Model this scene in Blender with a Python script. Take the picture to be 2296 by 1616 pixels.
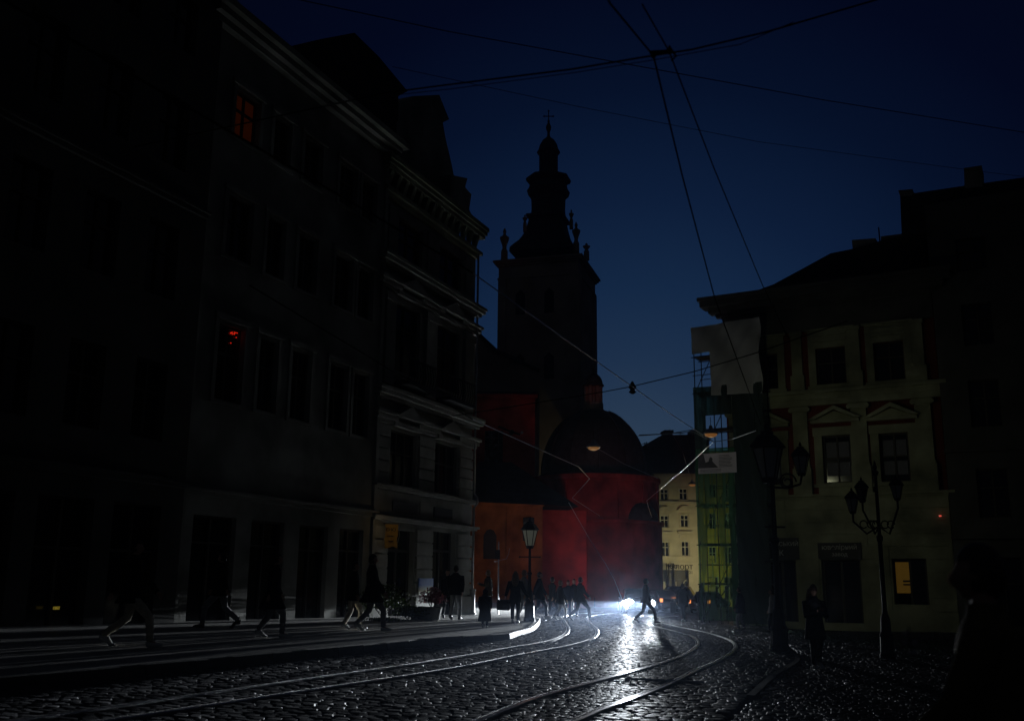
import bpy, math, random
import numpy as np
from mathutils import Matrix, Vector
random.seed(7); rng = np.random.default_rng(5)
for o in list(bpy.data.objects): bpy.data.objects.remove(o)
S = bpy.context.scene
COL = S.collection
R = math.radians
# ------------------------------------------------------------ camera
FPX = 2232.2; PIT = R(12.55); ROLL = R(.6); EYE = Vector((0, 0, 1.5))
cd = bpy.data.cameras.new('camera'); cam = bpy.data.objects.new('camera', cd); COL.objects.link(cam)
cd.sensor_width = 36; cd.lens = FPX/2296*36; cd.clip_start = .05; cd.clip_end = 3000
cd.dof.use_dof = True; cd.dof.focus_distance = 42; cd.dof.aperture_fstop = 1.6
CM = Matrix.Rotation(math.pi/2+PIT, 3, 'X') @ Matrix.Rotation(ROLL, 3, 'Z')
cam.matrix_world = Matrix.Translation(EYE) @ CM.to_4x4()
S.camera = cam
S.render.resolution_x = 1024; S.render.resolution_y = 720
S.view_settings.view_transform = 'Standard'; S.view_settings.look = 'None'
S.view_settings.exposure = 0; S.view_settings.gamma = 1
S.render.engine = 'CYCLES'
S.cycles.volume_bounces = 0
S.cycles.max_bounces = 6
try:
    S.cycles.use_light_tree = True
except Exception: pass

def ray(x, y): return CM @ Vector(((x-1148)/FPX, (808-y)/FPX, -1))
def at(x, y, Y):
    r = ray(x, y); return EYE + r*(Y/r.y)
def atz(x, y, z):
    r = ray(x, y); return EYE + r*((z-EYE.z)/r.z)
def g(x): return -.035*max(-14, min(14, x))
def gp(x, y, h=0):
    r = ray(x, y); z = h
    for _ in range(30):
        p = EYE + r*((z-EYE.z)/r.z); z = g(p.x)+h
    return p
# ------------------------------------------------------------ world: clear dusk sky, last glow low over the far street
def lin(r, g_, b):
    f = lambda c: (c/255/12.92) if c/255 <= .04045 else ((c/255+.055)/1.055)**2.4
    return (f(r), f(g_), f(b), 1)
W = bpy.data.worlds.new('World'); S.world = W; W.use_nodes = True
nt = W.node_tree; nt.nodes.clear()
tc = nt.nodes.new('ShaderNodeTexCoord'); vm = nt.nodes.new('ShaderNodeVectorMath'); vm.operation = 'DOT_PRODUCT'
gd = ray(1440, 1120).normalized(); vm.inputs[1].default_value = gd
nm = nt.nodes.new('ShaderNodeVectorMath'); nm.operation = 'NORMALIZE'
ac = nt.nodes.new('ShaderNodeMath'); ac.operation = 'ARCCOSINE'
dv = nt.nodes.new('ShaderNodeMath'); dv.operation = 'DIVIDE'; dv.inputs[1].default_value = R(60)
rp = nt.nodes.new('ShaderNodeValToRGB')
bg = nt.nodes.new('ShaderNodeBackground'); wo = nt.nodes.new('ShaderNodeOutputWorld')
L = nt.links.new
L(tc.outputs['Generated'], nm.inputs[0]); L(nm.outputs[0], vm.inputs[0]); L(vm.outputs['Value'], ac.inputs[0])
L(ac.outputs[0], dv.inputs[0]); L(dv.outputs[0], rp.inputs[0]); L(rp.outputs[0], bg.inputs[0]); L(bg.outputs[0], wo.inputs[0])
stops = [(0, (53, 72, 88)), (4, (41, 59, 81)), (8, (29, 48, 74)), (12, (20, 40, 68)), (17, (13, 29, 56)), (23, (6, 17, 40)), (29, (3, 8, 28)), (38, (3, 6, 21)), (48, (5, 7, 18)), (60, (12, 14, 18))]
els = rp.color_ramp.elements
els[0].position = 0; els[0].color = lin(*stops[0][1]); els[1].position = 1; els[1].color = lin(*stops[-1][1])
for a, c in stops[1:-1]:
    e = els.new(a/60); e.color = lin(*c)
bg.inputs[1].default_value = 1.0

# ------------------------------------------------------------ materials
def mat(name, col, rough=.8, spec=.3, metal=0, noise=.25, nscale=3, bump=0, bscale=20, emit=None, es=0, trans=0, alpha=1, brick=None):
    m = bpy.data.materials.new(name); m.use_nodes = True
    t = m.node_tree; b = t.nodes['Principled BSDF']
    b.inputs['Roughness'].default_value = rough; b.inputs['Metallic'].default_value = metal
    b.inputs['Specular IOR Level'].default_value = spec
    b.inputs['Alpha'].default_value = alpha
    if trans: b.inputs['Transmission Weight'].default_value = trans
    if emit: b.inputs['Emission Color'].default_value = (*emit, 1); b.inputs['Emission Strength'].default_value = es
    tcn = t.nodes.new('ShaderNodeTexCoord')
    if noise:
        n = t.nodes.new('ShaderNodeTexNoise'); n.inputs['Scale'].default_value = nscale; n.inputs['Detail'].default_value = 6
        t.links.new(tcn.outputs['Object'], n.inputs['Vector'])
        r = t.nodes.new('ShaderNodeValToRGB')
        r.color_ramp.elements[0].position = .3; r.color_ramp.elements[1].position = .7
        r.color_ramp.elements[0].color = (*[c*(1-noise) for c in col], 1)
        r.color_ramp.elements[1].color = (*[min(1, c*(1+noise)) for c in col], 1)
        t.links.new(n.outputs['Fac'], r.inputs[0]); t.links.new(r.outputs[0], b.inputs['Base Color'])
    else:
        b.inputs['Base Color'].default_value = (*col, 1)
    if bump:
        n2 = t.nodes.new('ShaderNodeTexNoise'); n2.inputs['Scale'].default_value = bscale; n2.inputs['Detail'].default_value = 5
        t.links.new(tcn.outputs['Object'], n2.inputs['Vector'])
        bp = t.nodes.new('ShaderNodeBump'); bp.inputs['Strength'].default_value = bump; bp.inputs['Distance'].default_value = .03
        t.links.new(n2.outputs['Fac'], bp.inputs['Height']); t.links.new(bp.outputs[0], b.inputs['Normal'])
    return m
M = dict(
    asphalt=mat('asphalt', (.05, .05, .052), .55, .35, noise=.35, nscale=1.2, bump=.5, bscale=40),
    setts=mat('setts', (.04, .04, .043), .47, .05, noise=.45, nscale=2.2, bump=.2, bscale=30),
    joint=mat('joint', (.015, .014, .013), .95, .1, noise=.4, nscale=5, bump=.4, bscale=50),
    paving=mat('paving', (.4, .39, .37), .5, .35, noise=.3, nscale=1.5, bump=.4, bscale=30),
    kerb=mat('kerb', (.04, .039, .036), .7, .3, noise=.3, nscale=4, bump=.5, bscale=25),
    rail=mat('rail', (.6, .6, .61), .3, .5, 1, noise=.2, nscale=6, bump=.05, bscale=20),
    stone=mat('stone', (.26, .26, .235), .85, .2, noise=.22, nscale=1.4, bump=.3, bscale=12),
    stucco=mat('stucco', (.26, .25, .22), .9, .2, noise=.2, nscale=.8, bump=.2, bscale=15),
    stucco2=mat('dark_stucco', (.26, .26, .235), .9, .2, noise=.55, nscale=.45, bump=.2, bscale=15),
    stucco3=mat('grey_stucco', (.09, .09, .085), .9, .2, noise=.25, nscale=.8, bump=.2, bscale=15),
    trim=mat('cream_trim', (.28, .29, .2), .85, .2, noise=.5, nscale=.6, bump=.25, bscale=15),
    redwall=mat('red_wall', (.13, .03, .018), .9, .2, noise=.25, nscale=1, bump=.2, bscale=15),
    church=mat('church_red', (.34, .06, .045), .9, .15, noise=.55, nscale=.7, bump=.25, bscale=10),
    ochre=mat('church_ochre', (.4, .14, .045), .9, .15, noise=.5, nscale=.7, bump=.4, bscale=8),
    tower=mat('tower_stone', (.34, .28, .23), .9, .15, noise=.3, nscale=.3, bump=.25, bscale=6),
    roof=mat('roof_tile', (.04, .04, .042), .8, .2, noise=.3, nscale=2, bump=.3, bscale=8),
    copper=mat('dark_copper', (.06, .065, .065), .7, .3, noise=.3, nscale=2),
    glass=mat('window_glass', (.012, .013, .016), .12, .6, noise=0),
    frame=mat('window_frame', (.06, .055, .05), .6, .3, noise=.1),
    wframe=mat('white_frame', (.5, .5, .46), .6, .3, noise=.1),
    curtain=mat('curtain', (.16, .16, .19), .8, .1, noise=.15, nscale=20),
    iron=mat('iron', (.018, .018, .018), .5, .4, .5, noise=.2),
    steel=mat('galvanised', (.35, .35, .35), .4, .5, .8, noise=.2, nscale=8),
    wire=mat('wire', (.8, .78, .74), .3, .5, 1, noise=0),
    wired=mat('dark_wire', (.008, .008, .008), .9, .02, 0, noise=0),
    lampglass=mat('lamp_glass', (.5, .5, .46), .3, .5, noise=.1),
    lampglow=mat('lit_lamp_glass', (.5, .5, .46), .3, .5, noise=.1, emit=(.8, .85, .65), es=.035),
    tarp=mat('tarp', (.34, .34, .34), .6, .3, noise=.15, nscale=.7, bump=.8, bscale=1.5),
    banner=mat('banner', (.5, .46, .52), .6, .3, noise=.06, nscale=8),
    bannerp=mat('banner_print', (.06, .055, .06), .6, .3, noise=.3, nscale=4),
    ysport=mat('pale_facade', (.46, .44, .36), .9, .2, noise=.15, nscale=1, bump=.2),
    yellow=mat('yellow_facade', (.5, .4, .08), .9, .2, noise=.15, nscale=1, bump=.2),
    dark=mat('dark_paint', (.02, .02, .022), .5, .4, noise=.2),
    sign=mat('sign_board', (.03, .03, .032), .5, .3, noise=.2),
    letters=mat('sign_letters', (.45, .45, .45), .5, .4, noise=0),
    dletters=mat('dark_letters', (.03, .025, .02), .6, .3, noise=0),
    hang=mat('hanging_banner', (.5, .3, .07), .7, .2, noise=.12, nscale=12),
    skin=mat('skin', (.42, .25, .18), .55, .4, noise=.08, nscale=12),
    black=mat('black_cloth', (.012, .012, .016), .85, .2, noise=.3, nscale=15, bump=.4, bscale=18),
    navy=mat('navy_cloth', (.014, .018, .035), .85, .2, noise=.3, nscale=15, bump=.4, bscale=18),
    brown=mat('brown_cloth', (.05, .035, .02), .85, .2, noise=.3, nscale=15, bump=.4, bscale=18),
    olive=mat('mustard_cloth', (.13, .1, .045), .85, .2, noise=.2, nscale=15, bump=.4, bscale=18),
    grey=mat('grey_cloth', (.26, .26, .27), .85, .2, noise=.2, nscale=15, bump=.4, bscale=18),
    tan=mat('pale_cloth', (.5, .45, .34), .85, .2, noise=.2, nscale=15, bump=.4, bscale=18),
    denim=mat('denim', (.05, .07, .12), .85, .2, noise=.2, nscale=15, bump=.4, bscale=18),
    white=mat('white_sole', (.6, .6, .58), .6, .3, noise=.1),
    hair=mat('dark_hair', (.02, .014, .01), .5, .5, noise=.3, nscale=30),
    blond=mat('fair_hair', (.16, .1, .05), .5, .5, noise=.3, nscale=30),
    eye=mat('eye', (.03, .02, .02), .2, .5, noise=0),
    leather=mat('leather', (.02, .015, .012), .4, .5, noise=.2),
    carp=mat('car_paint', (.03, .032, .04), .25, .5, .3, noise=0),
    carp2=mat('red_brown_car_paint', (.09, .03, .025), .3, .5, .3, noise=0),
    tyre=mat('tyre', (.015, .015, .015), .8, .2, noise=.1),
    rim=mat('rim', (.3, .3, .3), .35, .5, .9, noise=0),
    leaf=mat('leaf', (.06, .09, .02), .8, .3, noise=.4, nscale=8),
    leafp=mat('flower', (.35, .15, .18), .8, .3, noise=.4, nscale=20),
    screen=mat('phone_screen', (.02, .02, .02), .2, .5, noise=0, emit=(.8, .85, 1), es=.5),
    hl=mat('headlight_lens', (.8, .85, 1), .1, .5, noise=0, emit=(.8, .9, 1), es=30),
    hl2=mat('daylight_lens', (.8, .85, 1), .1, .5, noise=0, emit=(.85, .93, 1), es=12),
    amber=mat('amber_lens', (.7, .2, .02), .2, .5, noise=0, emit=(1, .35, .03), es=1.6),
    tail=mat('tail_lens', (.5, .02, .01), .2, .5, noise=0, emit=(1, .25, .06), es=2.2),
    warm=mat('warm_lamp', (.8, .5, .1), .3, .5, noise=0, emit=(1, .5, .06), es=2.0),
    pend=mat('pendant_glow', (.05, .035, .02), .6, .1, noise=0, emit=(1, .42, .12), es=.12),
    plate=mat('plate_glow', (.5, .4, .05), .5, .3, noise=0, emit=(1, .75, .1), es=.1),
    wlit=mat('lit_curtain', (.3, .12, .04), .8, .1, noise=.3, nscale=2, emit=(1, .16, .012), es=.008),
    wlit2=mat('lit_shop_window', (.4, .25, .05), .8, .1, noise=.2, nscale=2, emit=(1, .52, .08), es=.028),
    garland=mat('red_garland', (.5, .02, .01), .5, .3, noise=0, emit=(1, .03, .01), es=.9),
    redled=mat('red_led', (.5, .02, .01), .5, .3, noise=0, emit=(1, .12, .08), es=.6),
)
def netmat(col=(.03, .12, .05, 1)):
    m = bpy.data.materials.new('scaffold_net'); m.use_nodes = True; t = m.node_tree; b = t.nodes['Principled BSDF']
    b.inputs['Base Color'].default_value = col; b.inputs['Roughness'].default_value = .8
    out = t.nodes['Material Output']; tr = t.nodes.new('ShaderNodeBsdfTransparent'); tr.inputs[0].default_value = (.6, 1, .62, 1)
    mx = t.nodes.new('ShaderNodeMixShader'); tcn = t.nodes.new('ShaderNodeTexCoord'); n = t.nodes.new('ShaderNodeTexNoise')
    mp = t.nodes.new('ShaderNodeMapping'); mp.inputs['Scale'].default_value = (3, 3, .25)
    n.inputs['Scale'].default_value = 1.4; n.inputs['Detail'].default_value = 5
    mr = t.nodes.new('ShaderNodeMapRange'); mr.inputs[1].default_value = .35; mr.inputs[2].default_value = .65; mr.inputs[3].default_value = .6; mr.inputs[4].default_value = .88
    t.links.new(tcn.outputs['Object'], mp.inputs[0]); t.links.new(mp.outputs[0], n.inputs['Vector']); t.links.new(n.outputs[0], mr.inputs[0]); t.links.new(mr.outputs[0], mx.inputs[0])
    t.links.new(tr.outputs[0], mx.inputs[1]); t.links.new(b.outputs[0], mx.inputs[2]); t.links.new(mx.outputs[0], out.inputs[0])
    return m, mr
M['net'], _mr = netmat()
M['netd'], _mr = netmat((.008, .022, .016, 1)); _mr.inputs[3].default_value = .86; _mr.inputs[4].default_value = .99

# ------------------------------------------------------------ mesh helpers
class MB:
    def __init__(s): s.v = []; s.f = []; s.cuts = []
    def cut(s): s.cuts.append((len(s.v), len(s.f))); return s   # what follows is a separate piece
    def add(s, vs, fs):
        k = len(s.v); s.v += [tuple(v) for v in vs]; s.f += [tuple(i+k for i in f) for f in fs]; return s
    def hexa(s, p):  # 8 points: bottom 4, top 4
        return s.add(p, [(0, 3, 2, 1), (4, 5, 6, 7), (0, 1, 5, 4), (1, 2, 6, 5), (2, 3, 7, 6), (3, 0, 4, 7)])
    def box(s, F, a0, a1, b0, b1, z0, z1):
        P = lambda a, b, z: FP(F, a, b, z)
        return s.hexa([P(a0, b0, z0), P(a1, b0, z0), P(a1, b1, z0), P(a0, b1, z0), P(a0, b0, z1), P(a1, b0, z1), P(a1, b1, z1), P(a0, b1, z1)])
    def prism(s, F, poly, b0, b1):
        n = len(poly); vs = [FP(F, a, b0, z) for a, z in poly]+[FP(F, a, b1, z) for a, z in poly]
        return s.add(vs, [tuple(range(n)), tuple(range(2*n-1, n-1, -1))]+[(i, (i+1) % n, n+(i+1) % n, n+i) for i in range(n)])
    def tube(s, pts, r, n=6, cap=True, flat=None):
        pts = [Vector(p) for p in pts]; m = len(pts)
        rs = r if isinstance(r, (list, tuple)) else [r]*m
        up = None; vs = []
        for i, p in enumerate(pts):
            d = (pts[min(i+1, m-1)]-pts[max(i-1, 0)])
            if d.length < 1e-9: d = Vector((0, 0, 1))
            d.normalize()
            if up is None: up = Vector((0, 0, 1)) if abs(d.z) < .9 else Vector((0, 1, 0))
            x = d.cross(up).normalized(); up = x.cross(d).normalized()
            rr = rs[i] if isinstance(rs[i], tuple) else (rs[i], rs[i])
            for k in range(n):
                t = 2*math.pi*k/n; vs.append(p+x*math.cos(t)*rr[0]+up*math.sin(t)*rr[1])
        fs = [(i*n+k, i*n+(k+1) % n, (i+1)*n+(k+1) % n, (i+1)*n+k) for i in range(m-1) for k in range(n)]
        if cap: fs += [tuple(range(n-1, -1, -1)), tuple(range((m-1)*n, m*n))]
        return s.add(vs, fs)
    def rings(s, rings, n=12, cap=True):  # horizontal ellipses (cx,cy,z,rx,ry)
        vs = [(cx+rx*math.cos(2*math.pi*k/n), cy+ry*math.sin(2*math.pi*k/n), z) for cx, cy, z, rx, ry in rings for k in range(n)]
        m = len(rings)
        fs = [(i*n+k, i*n+(k+1) % n, (i+1)*n+(k+1) % n, (i+1)*n+k) for i in range(m-1) for k in range(n)]
        if cap: fs += [tuple(range(n-1, -1, -1)), tuple(range((m-1)*n, m*n))]
        return s.add(vs, fs)
    def lathe(s, c, prof, n=16, rot=0):  # prof (r,z)
        vs = [(c[0]+r*math.cos(2*math.pi*k/n+rot), c[1]+r*math.sin(2*math.pi*k/n+rot), c[2]+z) for r, z in prof for k in range(n)]
        m = len(prof)
        fs = [(i*n+k, i*n+(k+1) % n, (i+1)*n+(k+1) % n, (i+1)*n+k) for i in range(m-1) for k in range(n)]
        fs += [tuple(range(n-1, -1, -1)), tuple(range((m-1)*n, m*n))]
        return s.add(vs, fs)
    def ball(s, c, r, n=10, m=7):
        rr = r if isinstance(r, (tuple, list)) else (r, r, r)
        return s.rings([(c[0], c[1], c[2]-rr[2]*math.cos(math.pi*(i+.02)/(m-.96+1-.0) if 0 else math.pi*(.02+.96*i/m)), rr[0]*math.sin(math.pi*(.02+.96*i/m)), rr[1]*math.sin(math.pi*(.02+.96*i/m))) for i in range(m+1)], n)
    def build(s, name, m, parent=None, smooth=False, org=None):
        if s.cuts:
            cs = sorted({(0, 0), *s.cuts, (len(s.v), len(s.f))}); out = None
            for (v0, f0), (v1, f1) in zip(cs, cs[1:]):
                if v1 > v0:
                    q = MB(); q.v = s.v[v0:v1]; q.f = [tuple(i-v0 for i in f) for f in s.f[f0:f1]]; out = q.build(name, m, parent, smooth, org)
            return out
        if parent is not None:
            r = parent
            while r.parent: r = r.parent
            o0 = r.location.copy()
        else:
            o0 = Vector(org) if org is not None else Vector((sum(v[0] for v in s.v)/len(s.v), sum(v[1] for v in s.v)/len(s.v), min(v[2] for v in s.v)))
        me = bpy.data.meshes.new(name)
        me.from_pydata([(v[0]-o0.x, v[1]-o0.y, v[2]-o0.z) for v in s.v], [], s.f)
        if smooth: me.polygons.foreach_set('use_smooth', [True]*len(me.polygons))
        me.materials.append(m if not isinstance(m, str) else M[m])
        o = bpy.data.objects.new(name, me); COL.objects.link(o)
        if parent is not None: o.parent = parent
        else: o.location = o0
        return o
def FP(F, a, b, z):
    O, u, n = F; return (O[0]+u[0]*a+n[0]*b, O[1]+u[1]*a+n[1]*b, z)
WF = ((0, 0), (1, 0), (0, 1))            # world frame: a=x b=y
def fz(F, x, y, b=0):
    O, u, n = F; r = ray(x, y); ox, oy = O[0]+n[0]*b, O[1]+n[1]*b
    t = (ox*n[0]+oy*n[1])/(r.x*n[0]+r.y*n[1]); p = EYE+r*t
    return ((p.x-ox)*u[0]+(p.y-oy)*u[1], p.z)
def thing(name, label, cat, loc, group=None):
    o = bpy.data.objects.new(name, None); COL.objects.link(o); o.location = loc; o.empty_display_size = .3
    o['label'] = label; o['category'] = cat
    if group: o['group'] = group
    return o
def tag(o, label, cat, group=None):
    o['label'] = label; o['category'] = cat
    if group: o['group'] = group
    return o
def struct(o): o['kind'] = 'structure'; return o
def copy_tree(o, parent=None):
    c = o.copy(); COL.objects.link(c)
    if parent is not None: c.parent = parent
    for ch in list(o.children): copy_tree(ch, c)
    return c
def wallgrid(mb, F, a0, a1, z0, z1, holes, b=0, rev=.28):
    As = sorted({a0, a1, *[h[0] for h in holes], *[h[1] for h in holes]}); Zs = sorted({z0, z1, *[h[2] for h in holes], *[h[3] for h in holes]})
    for i in range(len(As)-1):
        for j in range(len(Zs)-1):
            ca, cz = (As[i]+As[i+1])/2, (Zs[j]+Zs[j+1])/2
            if any(h[0] < ca < h[1] and h[2] < cz < h[3] for h in holes): continue
            mb.add([FP(F, As[i], b, Zs[j]), FP(F, As[i+1], b, Zs[j]), FP(F, As[i+1], b, Zs[j+1]), FP(F, As[i], b, Zs[j+1])], [(0, 1, 2, 3)])
    for h in holes:
        c = [(h[0], h[2]), (h[1], h[2]), (h[1], h[3]), (h[0], h[3])]
        for k in range(4):
            p, q = c[k], c[(k+1) % 4]
            mb.add([FP(F, p[0], b, p[1]), FP(F, q[0], b, q[1]), FP(F, q[0], b-rev, q[1]), FP(F, p[0], b-rev, p[1])], [(0, 1, 2, 3)])
def shell(mb, F, a0, a1, z0, z1, depth, b=0):   # side walls, back, top and floor behind a wallgrid
    P = lambda a, bb, z: FP(F, a, bb, z)
    mb.add([P(a0, b, z0), P(a1, b, z0), P(a1, b-depth, z0), P(a0, b-depth, z0), P(a0, b, z1), P(a1, b, z1), P(a1, b-depth, z1), P(a0, b-depth, z1)],
           [(4, 5, 6, 7), (1, 2, 6, 5), (2, 3, 7, 6), (3, 0, 4, 7)])
def window(F, root, h, b=-.2, cols=2, rows=[.62], fm='frame', pm='glass', sill=True, label=None, curtain=False):
    a0, a1, z0, z1 = h; t = .06; mb = MB(); d = .05
    mb.box(F, a0, a0+t, b-d, b+d, z0, z1); mb.box(F, a1-t, a1, b-d, b+d, z0, z1)
    mb.box(F, a0+t, a1-t, b-d, b+d, z0, z0+t); mb.box(F, a0+t, a1-t, b-d, b+d, z1-t, z1)
    for c in range(1, cols):
        a = a0+(a1-a0)*c/cols; mb.box(F, a-.035, a+.035, b-d, b+d-.003, z0+t, z1-t)
    for r in rows:
        z = z0+(z1-z0)*r; mb.box(F, a0+t, a1-t, b-d, b+d+.004, z-.03, z+.03)
    w = mb.build('window', fm, root)
    MB().add([FP(F, a0+t, b-.02, z0+t), FP(F, a1-t, b-.02, z0+t), FP(F, a1-t, b-.02, z1-t), FP(F, a0+t, b-.02, z1-t)], [(0, 1, 2, 3)]).build('pane', pm, w)
    if curtain:
        c = MB()
        for k in range(2):
            x0 = a0+t+.05+(a1-a0-2*t)*k/2; x1 = x0+(a1-a0)/2-.16
            c.box(F, x0, x1, b-.012, b-.008, z0+.35, z0+1.0); c.box(F, x0, x1, b-.012, b-.008, z0+1.25, z1-.3)
        c.build('curtain', 'curtain', w)
    if sill: MB().box(F, a0-.08, a1+.08, -.02, .12, z0-.1, z0-.002).build('sill', root.get('trimmat', 'stone'), w)
    if label: w['label'] = label
    return w
def text(F, s, size, a, b, z, m, parent, right=1, name='lettering', ext=.015):
    c = bpy.data.curves.new('t', 'FONT'); c.body = s; c.size = size; c.extrude = ext; c.align_x = 'CENTER'; c.align_y = 'CENTER'
    o = bpy.data.objects.new('t', c); COL.objects.link(o)
    bpy.context.view_layer.update()
    me = bpy.data.meshes.new_from_object(o.evaluated_get(bpy.context.evaluated_depsgraph_get()))
    bpy.data.objects.remove(o)
    mb = MB(); mb.add([FP(F, a+right*v.co.x, b+v.co.z, z+v.co.y) for v in me.vertices], [tuple(p.vertices) for p in me.polygons])
    return mb.build(name, m, parent)

# ------------------------------------------------------------ ground
mb = MB(); xs = [-400, -14, 0, 14, 400]; ys = [-60, 80, 200, 900]
mb.add([(x, y, g(x)-.06) for y in ys for x in xs], [(j*5+i, j*5+i+1, (j+1)*5+i+1, (j+1)*5+i) for j in range(3) for i in range(4)])
struct(mb.build('ground', 'joint', org=(0, 0, 0)))

def zv(x, y): return ((1300+x/1.766)/1.548, (1850+y/1.766)/1.548)   # measured on an enlargement of the lower middle
def spline(pts, step=.35):
    out = []
    P = [pts[0]*2-pts[1]]+pts+[pts[-1]*2-pts[-2]]
    for i in range(1, len(P)-2):
        n = max(2, int((P[i+1]-P[i]).length/step))
        for k in range(n):
            t = k/n
            out.append(.5*((2*P[i])+(P[i+1]-P[i-1])*t+(2*P[i-1]-5*P[i]+4*P[i+1]-P[i+2])*t*t+(3*P[i]-P[i-1]-3*P[i+1]+P[i+2])*t**3))
    out.append(P[-2]); return out
def gcurve(zpts, pre=None, post=None):
    pts = [gp(*zv(*p)) for p in zpts]; pts = [Vector((p.x, p.y)) for p in pts]
    if pre: pts = [Vector(p) for p in pre]+pts
    if post: pts = pts+[Vector(p) for p in post]
    return pts
# inner rail of each track is traced; both rails then run at the same gauge
trA = gcurve([(0, 905), (300, 860), (600, 808), (900, 745), (1170, 695), (1290, 665), (1350, 640), (1372, 610), (1360, 580), (1330, 553), (1308, 528), (1322, 509), (1400, 496), (1520, 486)])
trA2 = gcurve([(0, 838), (300, 795), (600, 745), (850, 700), (1000, 676), (1100, 652), (1170, 622), (1192, 590), (1182, 560), (1168, 535), (1163, 517), (1185, 503), (1260, 492), (1400, 483)])
trC = gcurve([(640, 1152), (1000, 1010), (1300, 925), (1500, 870), (1700, 815), (1800, 785), (1900, 745), (1960, 710), (1985, 680), (1980, 655), (1940, 628), (1850, 602), (1750, 577), (1640, 550), (1592, 528), (1600, 514), (1650, 505)])
trD = gcurve([(1240, 1152), (1400, 1080), (1600, 1010), (1800, 930), (1900, 880), (2000, 830), (2100, 788), (2180, 742), (2215, 710), (2220, 690), (2195, 662), (2100, 625), (2000, 600), (1850, 570), (1750, 545), (1722, 529), (1740, 517), (1800, 510), (1860, 508)])
def extend(pts, back=8):
    d = (pts[0]-pts[1]).normalized(); return [pts[0]+d*back]+pts
rails = [spline(extend(p)) for p in (trA2, trA, trC, trD)]
railpts = np.array([(p.x, p.y) for r in rails for p in r])
def ribbon(mb, pts, prof):  # prof: list of (offset, height)
    n = len(prof); vs = []
    for i, p in enumerate(pts):
        d = (pts[min(i+1, len(pts)-1)]-pts[max(i-1, 0)]).normalized(); nrm = Vector((-d.y, d.x))
        for o, h in prof:
            q = p+nrm*o; vs.append((q.x, q.y, g(q.x)+h))
    mb.add(vs, [(i*n+k, (i+1)*n+k, (i+1)*n+k+1, i*n+k+1) for i in range(len(pts)-1) for k in range(n-1)])
for (i, j), lab in (((0, 1), 'left tram track curving in from the left foreground over the setts'), ((2, 3), 'right tram track with guard rails sweeping through the lower right')):
    t = thing('tram_track', lab, 'tram track', (rails[i][0].x, rails[i][0].y, g(rails[i][0].x)), 'tram tracks set in the cobbles')
    for k in (i, j):
        m_ = MB()
        ribbon(m_, rails[k], [(-.035, -.05), (-.033, .014), (-.028, .018), (.028, .018), (.033, .014), (.035, -.03)])
        ribbon(m_, rails[k], [(.07, -.03), (.072, .012), (.09, .012), (.092, -.05)])
        m_.build('rail', 'rail', t, smooth=False)
# setts
kerbpts = [zv(0, 722), zv(440, 668), zv(640, 660), zv(805, 652), zv(870, 632), zv(940, 612), zv(985, 592), zv(1008, 565), zv(1016, 545), zv(1012, 530), zv(985, 521), zv(960, 517)]
kerb = [gp(*p) for p in kerbpts]; kerb = [Vector((p.x, p.y)) for p in kerb]
k0 = gp(0, 1545); k1 = gp(400, 1505)
k0 = Vector((k0.x, k0.y)); k1 = Vector((k1.x, k1.y)); kerb = [k0+(k0-k1)*1.2, k0, k1]+kerb
kerb += [Vector((1.2, 52)), Vector((.9, 60)), Vector((.9, 68))]
kerbs = spline(kerb, .5)
kr = [gp(*p) for p in ((1690, 1556), (1735, 1515), (1790, 1473))]
kR0 = Vector((kr[0].x, kr[0].y)); kR1 = Vector((kr[1].x, kr[1].y)); kerbR = [kR0+(kR0-kR1)*1.6]+[Vector((p.x, p.y)) for p in kr]+[Vector((9.5, 36)), Vector((12.2, 45)), Vector((14, 52))]
kerbRs = spline(kerbR, .5)
def side(curve, x, y):  # signed: >0 right of curve at given y (x compare by interpolation)
    ys_ = np.array([p.y for p in curve]); xs_ = np.array([p.x for p in curve]); o = np.argsort(ys_)
    return x-np.interp(y, ys_[o], xs_[o])
def inpoly(poly, x, y):
    px = np.array([p[0] for p in poly]); py = np.array([p[1] for p in poly]); c = np.zeros(len(x), bool); j = len(poly)-1
    for i in range(len(poly)):
        den = (py[j]-py[i]) if abs(py[j]-py[i]) > 1e-9 else 1e-9
        c ^= ((py[i] > y) != (py[j] > y)) & (x < (px[j]-px[i])*(y-py[i])/den+px[i]); j = i
    return c
walk = [(p.x, p.y) for p in kerbs]+[(-30, 68), (-30, 9)]
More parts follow.
